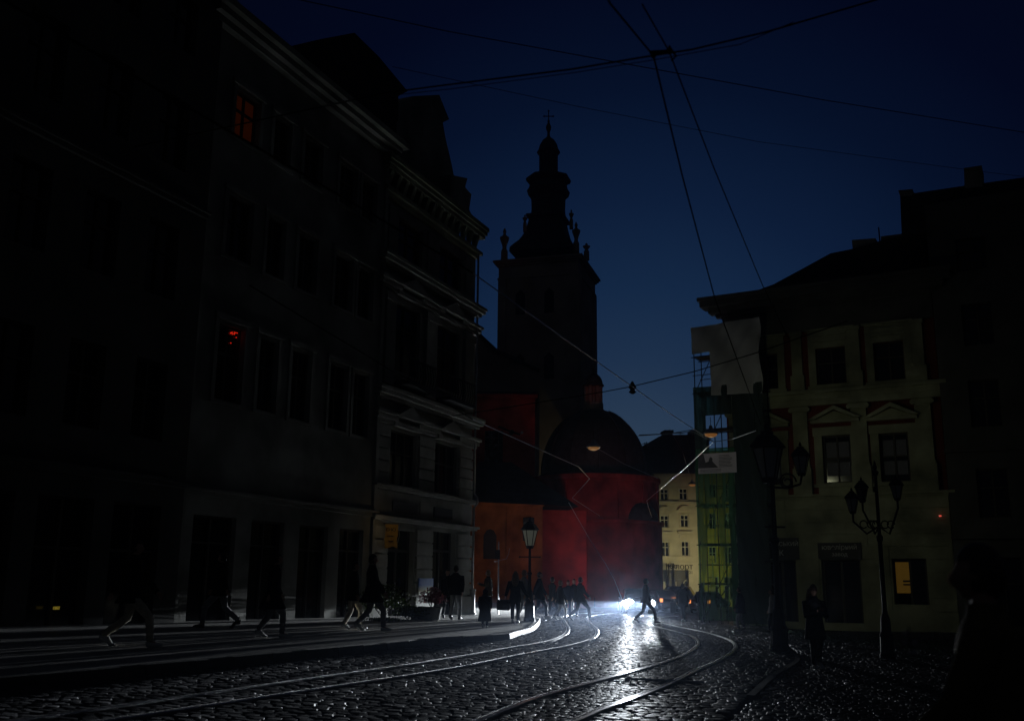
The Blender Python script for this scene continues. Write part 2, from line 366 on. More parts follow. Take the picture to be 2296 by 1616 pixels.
def sett_field(name, y0, y1, xr, sw, sd, keep, seed, hmax=.0, matn='setts'):
    rs = np.random.default_rng(seed); cx = []; cy = []; hw = []; hd = []
    y = y0; row = 0
    while y < y1:
        d = sd*rs.uniform(.85, 1.2); x = xr[0]+rs.uniform(0, sw)
        while x < xr[1]:
            w = sw*rs.uniform(.7, 1.35); cx.append(x+w/2); cy.append(y+d/2+rs.normal(0, .008)); hw.append(w/2); hd.append(d/2); x += w
        y += d; row += 1
    cx, cy, hw, hd = map(np.array, (cx, cy, hw, hd))
    # gentle waviness of rows
    cy = cy+.1*np.sin(cx*.6+seed)+.03*np.sin(cx*1.7)
    k = keep(cx, cy); cx, cy, hw, hd = cx[k], cy[k], hw[k], hd[k]; n = len(cx)
    j = rs.normal(0, .006, (n, 2)); top = rs.normal(0, .004, n)+hmax; tx = rs.normal(0, .022, n); ty = rs.normal(-.0, .035, n)
    V = np.zeros((n, 12, 3)); cn = [(-1, -1), (1, -1), (1, 1), (-1, 1)]
    for q, (a, b) in enumerate(cn):
        for lvl, (s_, dz, m_) in enumerate(((.99, -.06, .0), (.95, -.012, .0), (.84, .0, 0))):
            xx = a*(hw*s_-.006)+rs.normal(0, .005, n)*(lvl > 0); yy = b*(hd*s_-.006)+rs.normal(0, .004, n)*(lvl > 0)
            V[:, lvl*4+q, 0] = cx+xx; V[:, lvl*4+q, 1] = cy+yy
            V[:, lvl*4+q, 2] = top+dz+(tx*xx+ty*yy)*(lvl > 0)
    V[:, :, 2] += -.035*np.clip(V[:, :, 0], -14, 14)
    fl = []
    for l in range(2):
        for q in range(4): fl.append((l*4+q, l*4+(q+1) % 4, (l+1)*4+(q+1) % 4, (l+1)*4+q))
    fl.append((8, 9, 10, 11)); fl = np.array(fl)
    Fc = (fl[None]+(np.arange(n)*12)[:, None, None]).reshape(-1, 4)
    me = bpy.data.meshes.new(name); me.vertices.add(n*12); me.vertices.foreach_set('co', V.reshape(-1))
    me.loops.add(Fc.size); me.loops.foreach_set('vertex_index', Fc.reshape(-1)); me.polygons.add(len(Fc))
    me.polygons.foreach_set('loop_start', np.arange(len(Fc))*4); me.update(calc_edges=True)
    me.polygons.foreach_set('use_smooth', [True]*len(Fc)); me.materials.append(M[matn])
    o = bpy.data.objects.new(name, me); COL.objects.link(o); return o
def railclear(x, y, r=.075):
    out = np.ones(len(x), bool); rp_ = railpts
    for i in range(0, len(rp_)-1):
        a, b = rp_[i], rp_[i+1]; d = b-a; l2 = d@d
        if l2 > 4 or l2 == 0: continue
        m_ = (np.abs(x-a[0]) < 1) & (np.abs(y-a[1]) < 1)
        if not m_.any(): continue
        idx = np.nonzero(m_)[0]; t = np.clip(((x[idx]-a[0])*d[0]+(y[idx]-a[1])*d[1])/l2, 0, 1)
        dd = np.hypot(x[idx]-a[0]-t*d[0], y[idx]-a[1]-t*d[1]); out[idx[dd < r]] = False
    return out
band = [(p.x, p.y) for p in rails[2]]+[(p.x, p.y) for p in reversed(rails[3])]
bandA = [(p.x, p.y) for p in rails[0]]+[(p.x, p.y) for p in reversed(rails[1])]
def inview(x, y): return (np.abs(x) < .60*y+1.0)
far_ = gp(1400, 1372).y
def keep_main(x, y): return inview(x, y) & ~inpoly(walk, x, y) & (side(kerbRs, x, y) < -.1) & ~inpoly(band, x, y) & railclear(x, y, .11)
def keep_band(x, y): return inview(x, y) & inpoly(band, x, y) & railclear(x, y, .1)
def keep_right(x, y): return inview(x, y) & (side(kerbRs, x, y) > .12)
struct(sett_field('road', 8.5, 64, (-16, 16), .175, .12, keep_main, 1))
struct(sett_field('tram_road', 8.5, 64, (-8, 16), .12, .085, keep_band, 2))
struct(sett_field('right_road', 8.5, 46, (2, 24), .14, .105, keep_right, 3, hmax=.012))
# pavement (raised) + kerbstones
mb = MB(); st = kerbs; n = len(st); vs = []
for p in st: vs += [(p.x-.16, p.y, g(p.x-.16)+.12), (min(p.x-.2, -30), p.y, g(-14)+.12), (p.x-.16, p.y, g(p.x)-.06)]
P2 = []
# strips in x so the surface follows the sloping ground
cols_ = 14
grid = []
ys_all = np.arange(9, 68.01, .5)
ky = np.array([p.y for p in kerbs]); kx = np.array([p.x for p in kerbs])
for y in ys_all:
    lx = max(-.6*y-9, -34)
    # rightmost kerb x at this y (curve can fold: take max crossing)
    cr = [kx[i]+(kx[i+1]-kx[i])*(y-ky[i])/(ky[i+1]-ky[i]) for i in range(len(ky)-1) if (ky[i]-y)*(ky[i+1]-y) <= 0 and ky[i] != ky[i+1]]
    rx = (max(cr) if cr else (kx[0] if y < ky[0] else kx[-1]))-.15
    grid.append([(lx+(rx-lx)*i/cols_, y) for i in range(cols_+1)])
W1 = cols_+1
mb = MB(); mb.add([(x, y, g(x)+.12) for rw in grid for x, y in rw]+[(rw[-1][0], rw[-1][1], g(rw[-1][0])-.05) for rw in grid],
    [(j*W1+i, j*W1+i+1, (j+1)*W1+i+1, (j+1)*W1+i) for j in range(len(grid)-1) for i in range(cols_)]+
    [(j*W1+cols_, len(grid)*W1+j, len(grid)*W1+j+1, (j+1)*W1+cols_) for j in range(len(grid)-1)])
struct(mb.build('pavement', 'paving', org=(0, 0, 0)))
# kerbstones: one kerb, separate blocks inside the mesh
mb = MB(); i = 0
acc = [kerbs[0]]
dist = 0; cut = []
for a, b in zip(kerbs, kerbs[1:]):
    dist += (b-a).length; cut.append(b)
    if dist > .8:
        p, q = acc[-1], b; d = (q-p).normalized(); nn = Vector((d.y, -d.x)); p2 = p+d*.012; q2 = q-d*.012
        h = .135+random.uniform(-.008, .008); o_ = random.uniform(-.01, .01)
        c = [p2-nn*.18, q2-nn*.18, q2+nn*(.0+o_), p2+nn*(.0+o_)]; c2 = [p2-nn*.18, q2-nn*.18, q2-nn*.03, p2-nn*.03]
        mb.hexa([(v.x, v.y, g(v.x)-.06) for v in c]+[(v.x, v.y, g(v.x)+h) for v in c2])
        acc.append(b); dist = 0
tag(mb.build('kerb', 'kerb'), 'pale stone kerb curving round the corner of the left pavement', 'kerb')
mb = MB(); acc = kerbRs[0]; dist = 0
for a, b in zip(kerbRs, kerbRs[1:]):
    dist += (b-a).length
    if b.y > kr[2].y+1.5: break
    if b.y < kr[0].y-.3: acc = b; dist = 0; continue
    if dist > .7:
        p, q = acc, b; d = (q-p).normalized(); nn = Vector((d.y, -d.x)); p2 = p+d*.01; q2 = q-d*.01
        c = [p2-nn*.08, q2-nn*.08, q2+nn*.06, p2+nn*.06]; c2 = [p2-nn*.06, q2-nn*.06, q2+nn*.06, p2+nn*.06]
        h = .03+random.uniform(-.006, .006)
        mb.hexa([(v.x, v.y, g(v.x)-.06) for v in c]+[(v.x, v.y, g(v.x)+h) for v in c2]); acc = b; dist = 0
tag(mb.build('kerb', 'kerb'), 'low flush kerbstone line crossing the setts at the lower right', 'kerb')
# lower strip at the foot of the left facades is set after the facades
a_ = gp(*zv(1535, 890)); b_ = gp(*zv(2020, 917)); d_ = (b_-a_); d_.z = 0; d_.normalize(); nn = Vector((-d_.y, d_.x, 0))*.05
dc = thing('drain_channel', 'narrow metal drain strip lying across the right tram track', 'drain', (a_.x, a_.y, g(a_.x)))
mb = MB(); mb2 = MB()
N_ = 14
for k in range(N_):
    p = a_.lerp(b_, k/N_); q = a_.lerp(b_, (k+.96)/N_)
    zz = lambda v, h: (v.x, v.y, g(v.x)+h)
    mb.hexa([zz(p-nn, -.04), zz(q-nn, -.04), zz(q+nn, -.04), zz(p+nn, -.04), zz(p-nn, .016), zz(q-nn, .016), zz(q+nn, .016), zz(p+nn, .016)])
mb.build('grate', 'steel', dc)
for s_ in (-1, 1):
    mb2.tube([zz(a_+nn*1.2*s_, .012), zz(b_+nn*1.2*s_, .012)], .01, 4)
mb2.build('edge_bar', 'steel', dc)
#%%PART2
# ============================================================ LEFT STREET ROW
_a = R(180+22.9); FLu = (math.sin(_a), math.cos(_a)); FL = ((-1.7, 43.), FLu, (-FLu[1], FLu[0]))
def cornice(mb, F, a0, a1, z, steps, b=0):
    for (z0, z1, pr) in steps: mb.box(F, a0-pr, a1+pr, b-.05, b+pr, z+z0, z+z1)
def pr2(F, pts, b): return [fz(F, x, y, b) for x, y in pts]

# --- ornate corner building
t = thing('ornate_building', 'tall ornate corner building with rusticated piers and heavy bracketed cornice', 'building', (*FP(FL, 4, 0, 0)[:2], 0)); t['trimmat'] = 'stone'
wins = []
for z0, z1 in ((4.95, 7.0), (9.2, 11.9), (13.1, 15.3)):
    wins += [(5.05, 7.05, z0, z1), (1.45, 3.5, z0, z1)]
doors = [(5.0, 7.0, .1, 3.35), (1.45, 3.5, .1, 3.45)]
mb = MB(); wallgrid(mb, FL, 0, 8.1, -.6, 16.3, wins+doors); shell(mb, FL, 0, 8.1, -.6, 16.3, 13); mb.build('wall', 'stone', t)
mb = MB()   # rusticated pier blocks
for a0, a1 in ((7.13, 8.04), (3.62, 4.92), (.04, 1.36)):
    mb.cut(); z = .95
    while z < 3.45:
        mb.box(FL, a0, a1, 0.002, .1, z+.03, z+.47); z += .5
for a0, a1 in ((7.2, 8.05), (3.62, 4.92), (.04, 1.36)):
    mb.cut(); z = 4.9
    while z < 7.0:
        mb.box(FL, a0, a1, .002, .09, z+.03, z+.40); z += .43
mb.build('rusticated_pier', 'stone', t)
mb = MB()
for a0, a1 in ((7.1, 8.1), (3.55, 4.98), (0, 1.4)): mb.cut().box(FL, a0-.02, a1+.02, .003, .16, -.4, .92)
mb.build('plinth', 'stone', t)
mb = MB(); cornice(mb, FL, 0, 8.1, 3.62, [(0, .08, .22), (.08, .16, .3)]); mb.cut(); cornice(mb, FL, 0, 8.1, 4.72, [(0, .1, .16), (.1, .18, .26)])
mb.cut().box(FL, 0, 8.1, .003, .06, 3.86, 4.68); mb.build('string_course', 'stone', t)
for zz, nm_ in ((7.15, 'entablature'), (12.2, 'entablature')):
    mb = MB()
    for a0, a1 in ((7.1, 8.15), (3.55, 5.0), (-.1, 1.4)): mb.cut(); cornice(mb, FL, a0, a1, zz, [(0, .12, .14), (.12, .3, .22), (.3, .42, .3)])
    mb.cut(); cornice(mb, FL, 0, 8.1, zz+.85, [(0, .14, .25), (.14, .3, .38), (.3, .42, .44)])
    for a0, a1 in ((5.0, 7.1), (1.4, 3.55)):
        mb.cut().box(FL, a0, a1, .003, .2, zz-.05, zz+.12)
        mb.prism(FL, [(a0-.1, zz+.3), (a1+.1, zz+.3), ((a0+a1)/2, zz+.82)], .003, .34)
    mb.build(nm_, 'stone', t)
mb = MB()   # small balconies over the first floor
for a0, a1 in ((4.9, 7.2), (1.3, 3.7)):
    mb.cut().box(FL, a0, a1, .003, .75, 8.62, 8.78)
    for k in range(11):
        a = a0+.08+(a1-a0-.16)*k/10; p = FP(FL, a, .68, 8.78); q = FP(FL, a, .68, 9.6); m1 = FP(FL, a, .76, 9.1); mb.tube([p, m1, q], .02, 4)
    mb.box(FL, a0, a1, .64, .72, 9.6, 9.66)
mb.build('balcony', 'iron', t)
mb = MB()
for a0, a1 in ((7.2, 7.9), (3.8, 4.7), (.2, 1.1)):
    mb.cut().box(FL, a0, a1, .003, .14, 8.6, 12.0); mb.box(FL, a0-.08, a1+.08, .003, .2, 11.75, 12.05); mb.cut().box(FL, a0, a1, .003, .1, 13, 15.5)
mb.build('pilaster', 'stone', t)
mb = MB(); cornice(mb, FL, 0, 8.1, 15.75, [(0, .2, .12), (.2, .35, .25)]); mb.cut()
cornice(mb, FL, 0, 8.1, 16.75, [(0, .18, .32), (.18, .36, .4), (.36, .55, .46)]); 
mb.build('cornice', 'trim', t)
mb = MB()
for k in range(14):
    a = .2+k*.6; mb.cut().prism((FP(FL, a, 0, 0)[:2], FL[2], (FL[1][0], FL[1][1])), [(.0, 16.15), (.12, 16.15), (.3, 16.74), (.0, 16.74)], 0, .22)
mb.build('bracket', 'trim', t)
for h in wins[:2]: window(FL, t, h, cols=3, rows=[.6])
for h in wins[2:]: window(FL, t, h, cols=2, rows=[.65])
for h in doors:
    a0, a1, z0, z1 = h; mb = MB(); b = -.24
    for (p, q) in ((a0, a0+.12), (a1-.12, a1), ((a0+a1)/2-.06, (a0+a1)/2+.06)): mb.box(FL, p, q, b-.04, b+.04, z0, z1)
    mb.box(FL, a0, a1, b-.035, b+.045, z1-.8, z1-.7); mb.box(FL, a0, a1, b-.036, b+.046, z0, z0+.5)
    w = mb.build('shop_door', 'frame', t)
    MB().add([FP(FL, a0, b-.01, z0), FP(FL, a1, b-.01, z0), FP(FL, a1, b-.01, z1), FP(FL, a0, b-.01, z1)], [(0, 1, 2, 3)]).build('pane', 'glass', w)
    mb = MB(); mb.tube([FP(FL, (a0+a1)/2+.12, b+.1, 1.0), FP(FL, (a0+a1)/2+.12, b+.1, 1.45)], .018, 5); mb.build('handle', 'steel', w)
# attic gable and chimney stack seen above the cornice
mb = MB(); mb.prism(FL, pr2(FL, [(885, 345), (893, 232), (925, 216), (985, 213), (1007, 268), (993, 275), (999, 310), (1012, 365), (1018, 395), (1018, 440), (960, 470)], -1.5), -1.5, -6); mb.build('attic_gable', 'stucco2', t)
mb = MB(); mb.prism(FL, pr2(FL, [(1010, 392), (1048, 400), (1043, 420), (1057, 436), (1052, 470), (1075, 515), (1010, 500)], -1.0), -1.0, -2.6); mb.build('gable_vase', 'stucco2', t)
mb = MB(); P = lambda a, b, z: FP(FL, a, b, z)
mb.add([P(-.3, .35, 17.31), P(8.1, .35, 17.31), P(8.1, -12, 17.31), P(-.3, -12, 17.31), P(1.5, -3.5, 19), P(8.1, -3.5, 19), P(8.1, -9, 19), P(1.5, -9, 19)], [(0, 1, 5, 4), (1, 2, 6, 5), (2, 3, 7, 6), (3, 0, 4, 7), (4, 5, 6, 7), (0, 3, 2, 1)]); mb.build('roof', 'roof', t)
# signboards over the doors
for a0, a1 in ((5.0, 6.9), (2.0, 3.6)):
    MB().box(FL, a0, a1, .065, .12, 3.98, 4.38).build('signboard', 'sign', t)
mb = MB(); mb.box(FL, 3.85, 4.75, .065, .1, 4.0, 4.5); mb.build('emblem_panel', 'stucco', t)
# panel low on the middle pier; blue reflection painted as a gradient over cream
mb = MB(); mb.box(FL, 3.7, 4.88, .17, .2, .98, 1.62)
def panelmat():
    m = bpy.data.materials.new('reflection_gradient'); m.use_nodes = True; tt = m.node_tree; b = tt.nodes['Principled BSDF']
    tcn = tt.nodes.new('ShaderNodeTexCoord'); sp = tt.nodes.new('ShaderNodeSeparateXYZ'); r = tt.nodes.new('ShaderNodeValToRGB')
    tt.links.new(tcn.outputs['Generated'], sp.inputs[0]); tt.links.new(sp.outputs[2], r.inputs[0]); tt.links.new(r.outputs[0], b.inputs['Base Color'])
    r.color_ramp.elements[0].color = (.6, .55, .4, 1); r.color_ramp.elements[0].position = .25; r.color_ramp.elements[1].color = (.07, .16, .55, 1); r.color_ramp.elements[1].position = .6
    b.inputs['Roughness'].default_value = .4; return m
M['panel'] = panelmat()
tag(mb.build('poster', 'panel'), 'cream poster panel with painted blue reflection low on the middle shop pier', 'poster')
# white downpipe at the corner
mb = MB(); mb.tube([FP(FL, .12, .2, z) for z in (.9, 2, 3.5, 4.6)], .055, 8); mb.tube([FP(FL, .12, .2, 4.6), FP(FL, .12, .35, 4.75), FP(FL, .12, .35, 5.0), FP(FL, .12, .2, 5.2), FP(FL, .12, .2, 16)], .05, 8)
mb.build('downpipe', 'steel', t)
# hanging banner
q = at(877, 1200, 36.2)
s = thing('hanging_sign', 'yellow cloth shop sign hanging on a bracket beside the first pier', 'sign', (q.x, q.y, q.z))
SF = ((q.x, q.y), (1, .12), (-.12, -1)); zc = q.z
mb = MB(); w = .235; top = zc+.40; bot = zc-.42; n = 12; vs = []
for i in range(n+1):
    z = bot+(top-bot)*i/n
    for j in range(9):
        a = -w+2*w*j/8+(-.03 if j == 8 and 2 < i < 6 else 0); zz = z-(.035*math.sin(j*.9) if i == 0 else 0)
        vs.append(FP(SF, a, .02*math.sin(j*1.1+i*.4), zz))
mb.add(vs, [(i*9+j, i*9+j+1, (i+1)*9+j+1, (i+1)*9+j) for i in range(n) for j in range(8)]); cl = mb.build('banner_cloth', 'hang', s)
text(SF, 'О·Ю', .17, 0, .04, zc+.2, 'dletters', s); text(SF, 'ательє', .08, 0, .04, zc-.02, 'dletters', s); text(SF, 'зник', .1, 0, .04, zc-.2, 'dletters', s)
mb = MB(); mb.tube([(q.x-.3, q.y+.04, top+.03), (q.x+.3, q.y-.0, top+.03)], .015, 5); mb.tube([(q.x+.29, q.y, top+.06), (q.x+.26, q.y, top-.15), (q.x+.3, q.y, zc), (q.x+.24, q.y, zc-.25)], .012, 5)
mb.tube([(q.x-.3, q.y+.04, top+.03), FP(FL, fz(FL, 860, 1175, .1)[0], -.02, top+.03)], .015, 5); mb.build('bracket', 'steel', s)

# --- plain neighbour with the lit window
t = thing('plain_building', 'dark plain building with one dim orange window under its eaves', 'building', (*FP(FL, 13, 0, 0)[:2], 0)); t['trimmat'] = 'stucco2'
cols2 = [(8.9, 9.9), (10.3, 11.4), (12.5, 13.55), (14.3, 15.2), (15.95, 17.1)]
wins = [(a0, a1, z0, z1) for z0, z1 in ((6.4, 8.6), (10.6, 12.45), (14.3, 15.8)) for a0, a1 in cols2]
shop = [(8.8, 10.3, .3, 3.2), (11.0, 12.6, .1, 3.2), (13.4, 15.0, .3, 3.2), (15.7, 17.5, .3, 3.2)]
mb = MB(); wallgrid(mb, FL, 8.11, 18.2, -.6, 17.7, wins+shop, b=.06); shell(mb, FL, 8.11, 18.2, -.6, 17.7, 13, b=.06); mb.build('wall', 'stucco2', t)
mb = MB(); cornice(mb, FL, 8.3, 18.1, 17.3, [(0, .2, .25), (.2, .4, .45), (.4, .6, .65)], b=.06); mb.build('cornice', 'stucco2', t)
mb = MB(); cornice(mb, FL, 8.3, 18.1, 3.7, [(0, .12, .12), (.12, .2, .2)], b=.06); mb.cut().box(FL, 8.13, 8.34, .061, .16, -.3, 17.2); mb.cut().box(FL, 17.95, 18.15, .061, .16, -.3, 17.2)
mb.build('string_course', 'stucco2', t)
mb = MB()
for h in wins:
    a0, a1, z0, z1 = h
    mb.cut().box(FL, a0-.16, a0-.01, .062, .12, z0-.1, z1+.1); mb.box(FL, a1+.01, a1+.16, .062, .12, z0-.1, z1+.1); mb.box(FL, a0-.2, a1+.2, .063, .16, z1+.1, z1+.26)
mb.build('window_surround', 'stucco2', t)
for h in wins:
    lit = abs(h[0]-15.95) < .01 and h[2] > 14; fairy = abs(h[0]-15.95) < .01 and h[2] < 7
    w = window(FL, t, h, b=-.12, pm='wlit' if lit else 'glass', label='dim orange curtained window' if lit else None)
    if fairy:
        mb = MB()
        for k in range(13):
            x, y = 517+random.uniform(0, 24), 745+random.uniform(0, 12)+(18 if k > 9 else 0)*random.random()
            a, z = fz(FL, x, y, -.1); mb.ball(FP(FL, a, -.1, z), .016, 5, 3)
        mb.build('red_fairy_lights', 'garland', w)
for h in shop: window(FL, t, h, b=-.15, cols=2, rows=[.75], sill=False)
mb = MB(); mb.add([FP(FL, 8.11, .7, 17.92), FP(FL, 18.2, .7, 17.92), FP(FL, 18.2, -12.9, 17.92), FP(FL, 8.11, -12.9, 17.92), FP(FL, 8.11, -5, 20.3), FP(FL, 18.2, -5, 20.3)], [(0, 1, 5, 4), (1, 2, 5), (2, 3, 4, 5), (0, 4, 3), (0, 3, 2, 1)])
rf = mb.build('roof', 'roof', t)
mb = MB(); mb.prism(FL, pr2(FL, [(620, 190), (655, 104), (720, 88), (795, 74), (850, 128), (914, 205), (893, 216), (893, 270), (840, 340)], -1.0), -1.0, -5.5); mb.build('mansard_dormer', 'roof', rf)
# --- far left building
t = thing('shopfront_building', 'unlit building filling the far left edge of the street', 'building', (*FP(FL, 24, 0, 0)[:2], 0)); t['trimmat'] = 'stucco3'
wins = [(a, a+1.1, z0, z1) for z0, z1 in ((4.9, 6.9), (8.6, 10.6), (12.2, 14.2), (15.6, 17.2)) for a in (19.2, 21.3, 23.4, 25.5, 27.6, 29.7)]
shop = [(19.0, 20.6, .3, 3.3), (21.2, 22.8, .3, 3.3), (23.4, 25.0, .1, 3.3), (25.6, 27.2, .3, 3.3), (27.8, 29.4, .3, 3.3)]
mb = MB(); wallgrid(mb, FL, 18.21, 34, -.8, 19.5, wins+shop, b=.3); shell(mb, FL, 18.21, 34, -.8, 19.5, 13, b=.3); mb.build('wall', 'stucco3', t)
mb = MB(); cornice(mb, FL, 18.7, 33.8, 19.1, [(0, .2, .25), (.2, .45, .5)], b=.3); mb.cut(); cornice(mb, FL, 18.4, 33.8, 3.8, [(0, .12, .12), (.12, .2, .18)], b=.3); mb.cut(); cornice(mb, FL, 18.4, 33.8, 11.2, [(0, .12, .12), (.12, .2, .18)], b=.3)
mb.build('cornice', 'stucco3', t)
mb = MB(); mb.prism((FP(FL, 0, 0, 0)[:2], FL[2], FL[1]), [(.8, 19.56), (-5, 23), (-12.5, 19.56)], 18.2, 34); mb.build('roof', 'roof', t)
for h in wins+shop: window(FL, t, h, b=.1, cols=2)
# small lit number plates seen low in the darkness at the left
for x, y, lab in ((126, 1363, 'tiny glowing yellow opening hours plate in the far left shop window'),):
    a, z = fz(FL, x, y, .32); text(FL, 'ПАТ', .09, a, .33, z, 'plate', None, right=-1, name='shop_plate')
    o = bpy.data.objects['shop_plate']; tag(o, lab, 'sign')
# foot of the facades: planters, stone block, bushes, grass tuft
def bush(name, c, r, n, m, label, cat, leafs=.05, pot=None, seed=1):
    rs = random.Random(seed); t = thing(name, label, cat, (c[0], c[1], g(c[0])+.12)); mb = MB(); zb = g(c[0])+.12
    for k in range(n):
        th = rs.uniform(0, 6.28); u = rs.random()**.5; ph = rs.uniform(.05, 1.45)
        p = Vector((c[0]+r[0]*u*math.cos(th)*math.cos(ph), c[1]+r[1]*u*math.sin(th)*math.cos(ph), zb+c[2]+r[2]*(.25+u*math.sin(ph)*.85)))
        d1 = Vector((rs.gauss(0, 1), rs.gauss(0, 1), rs.gauss(0, 1))).normalized()*leafs; d2 = d1.cross(Vector((rs.gauss(0, 1), rs.gauss(0, 1), rs.gauss(0, 1)))).normalized()*leafs*.6
        mb.add([p-d1, p+d2, p+d1, p-d2], [(0, 1, 2, 3)])
    mb.build('foliage', m, t)
    mb = MB()
    for k in range(7):
        th = k*.9; mb.tube([(c[0], c[1], zb+c[2]-.05), (c[0]+.5*r[0]*math.cos(th), c[1]+.5*r[1]*math.sin(th), zb+c[2]+r[2]*.6)], [.015, .006], 4)
    mb.build('stem', 'brown', t)
    if pot: MB().lathe((c[0], c[1], zb), pot, 14).build('pot', 'stone', t)
    return t
pA = gp(967, 1392, .12)
bush('flower_planter', (pA.x, pA.y+.3, .42), (.55, .4, .62), 700, 'leafp', 'round pot of pinkish flowers in front of the middle shop pier', 'planter', .045, [(.2, 0), (.26, .05), (.33, .4), (.36, .44), (.3, .46)], 3)
pB = gp(918, 1390, .12)
bush('low_shrub', (pB.x, pB.y, .02), (.7, .35, .42), 500, 'leaf', 'low yellowish green shrub left of the stone block', 'shrub', .05, seed=4)
pC = gp(895, 1387, .12)
bush('dark_shrub', (pC.x-.6, pC.y+.3, .05), (1.2, .5, 1.0), 900, 'leaf', 'tall dark shrub under the yellow hanging sign', 'shrub', .06, seed=5)
pD = gp(862, 1393, .12)
bush('grass_tuft', (pD.x, pD.y, 0), (.7, .2, .12), 350, 'leaf', 'small tuft of bright green grass at the foot of the left pier', 'grass tuft', .04, seed=6)
pE = gp(943, 1389, .12)
mb = MB(); F_ = ((pE.x, pE.y), (1, 0), (0, 1)); zb = g(pE.x)+.11
mb.rings([(pE.x, pE.y, zb, .36, .24), (pE.x, pE.y, zb+.28, .35, .23), (pE.x+.01, pE.y, zb+.42, .28, .18), (pE.x, pE.y, zb+.46, .12, .08)], 7)
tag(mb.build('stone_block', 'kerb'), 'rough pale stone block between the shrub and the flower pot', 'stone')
pF = gp(1048, 1376, .12)
mb = MB(); zb = g(pF.x)+.1
mb.box(WF, pF.x-.32, pF.x+.3, pF.y-.3, pF.y+.3, zb, zb+.95); mb.box(WF, pF.x-.36, pF.x+.34, pF.y-.34, pF.y+.34, zb+.95, zb+1.05); mb.box(WF, pF.x-.36, pF.x+.34, pF.y-.34, pF.y+.34, zb-.05, zb+.1)
tag(mb.build('stone_pedestal', 'stone'), 'square stone pedestal at the corner of the ornate building', 'pedestal')

# ============================================================ CHURCH
t = thing('cathedral', 'old cathedral with dark baroque clock-less tower and red domed chapel', 'cathedral', (4, 95, -.2))
th = R(16.5); TF = ((at(1117, 700, 115).x, 115.), (math.cos(th), -math.sin(th)), (math.sin(th)*-1, -math.cos(th)))
# tower shaft: front face runs from left corner toward right, slightly nearer at its right edge
TF = ((at(1117, 700, 117).x, 117.), (math.cos(th), -math.sin(th)), (-math.sin(th), -math.cos(th)))
sw = fz(TF, 1297, 700)[0]; zt = fz(TF, 1200, 583)[1]
mb = MB(); mb.box(TF, 0, sw, -sw, 0, -.5, zt); tw = mb.build('tower', 'tower', t)
mb = MB()
for dz, pr in ((-2.2, .12), (-.55, .2), (-.3, .42), (-.05, .6)): mb.box(TF, -pr, sw+pr, -sw-pr, pr, zt+dz, zt+dz+.24)
for a in (0, sw-1.0): mb.cut().box(TF, a-.0, a+1.0, 0, .2, 2, zt-2.2)
mb.cut().box(TF, sw, sw+.2, -1.2, -.02, 2, zt-2.2); mb.cut().box(TF, sw, sw+.2, -sw, -sw+1.2, 2, zt-2.2)
mb.build('tower_cornice', 'tower', tw)
mb = MB()
for a in (2.2, 5.8):
    for z in (25, 33):
        mb.cut().prism(TF, [(a, z), (a+1.2, z), (a+1.2, z+2.6), (a+.6, z+3.2), (a, z+2.6)], 0, .03)
mb.build('tower_window', 'dark', tw)
cx, cy = FP(TF, sw/2, -sw/2, 0)[:2]; YD = cy
def zr(y): return at(1225, y, YD).z
def wr(w): return w*YD/FPX
prof = [(580, 86), (570, 85), (561, 77), (551, 66), (540, 58), (526, 51), (510, 46), (497, 43), (495, 50), (489, 50), (488, 40)]
mb = MB()
def sq(profile, rot=math.pi/4-th, n=4, k=math.sqrt(2)*.86, c=(cx, cy)):
    return [(wr(w)*k, zr(y)) for y, w in profile]
mb.lathe((cx, cy, 0), sq(prof), 4, math.pi/4-th)
mb.build('spire_base', 'copper', tw)
prof = [(489, 40), (470, 38), (446, 39), (440, 46), (430, 49), (422, 44), (414, 42), (408, 50), (404, 52), (401, 50), (398, 38), (391, 27)]
mb = MB(); mb.lathe((cx, cy, 0), [(wr(w)*1.06, zr(y)) for y, w in prof], 8, math.pi/8-th)
for k in range(8):
    a = math.pi/8+k*math.pi/4-th; r_ = wr(48); mb.box(((cx+r_*math.cos(a), cy+r_*math.sin(a)), (math.cos(a), math.sin(a)), (-math.sin(a), math.cos(a))), -.7, .25, -.25, .25, zr(409), zr(402))
mb.build('belfry', 'copper', tw)
mb = MB(); r_ = wr(19.5)
for k in range(8):
    a = k*math.pi/4+math.pi/8; mb.box(((cx+r_*math.cos(a), cy+r_*math.sin(a)), (math.cos(a), math.sin(a)), (-math.sin(a), math.cos(a))), -.3, .12, -.33, .33, zr(391), zr(345))
mb.lathe((cx, cy, 0), [(wr(23), zr(391)), (wr(22), zr(380))], 8, math.pi/8)
mb.lathe((cx, cy, 0), [(wr(22), zr(362)), (wr(22), zr(347)), (wr(28), zr(343)), (wr(28), zr(341)), (wr(24), zr(336)), (wr(21), zr(325)), (wr(15), zr(316)), (wr(7), zr(310)), (wr(3.5), zr(306)), (wr(3), zr(297)), (wr(6), zr(290)), (wr(6.5), zr(284)), (wr(3), zr(277)), (wr(1.6), zr(272)), (wr(1.2), zr(268))], 12)
mb.build('lantern', 'copper', tw)
mb = MB(); mb.tube([(cx, cy, zr(272)), (cx, cy, zr(247))], wr(1.2), 6); mb.tube([(cx-wr(11), cy, zr(261)), (cx+wr(11), cy, zr(261))], wr(1.2), 6)
for dx, y in ((-11, 261), (11, 261), (0, 249)): mb.ball((cx+wr(dx), cy, zr(y)), wr(2.3), 6, 4)
mb.ball((cx, cy, zr(272)), wr(3.2), 8, 5); mb.build('cross', 'iron', tw)
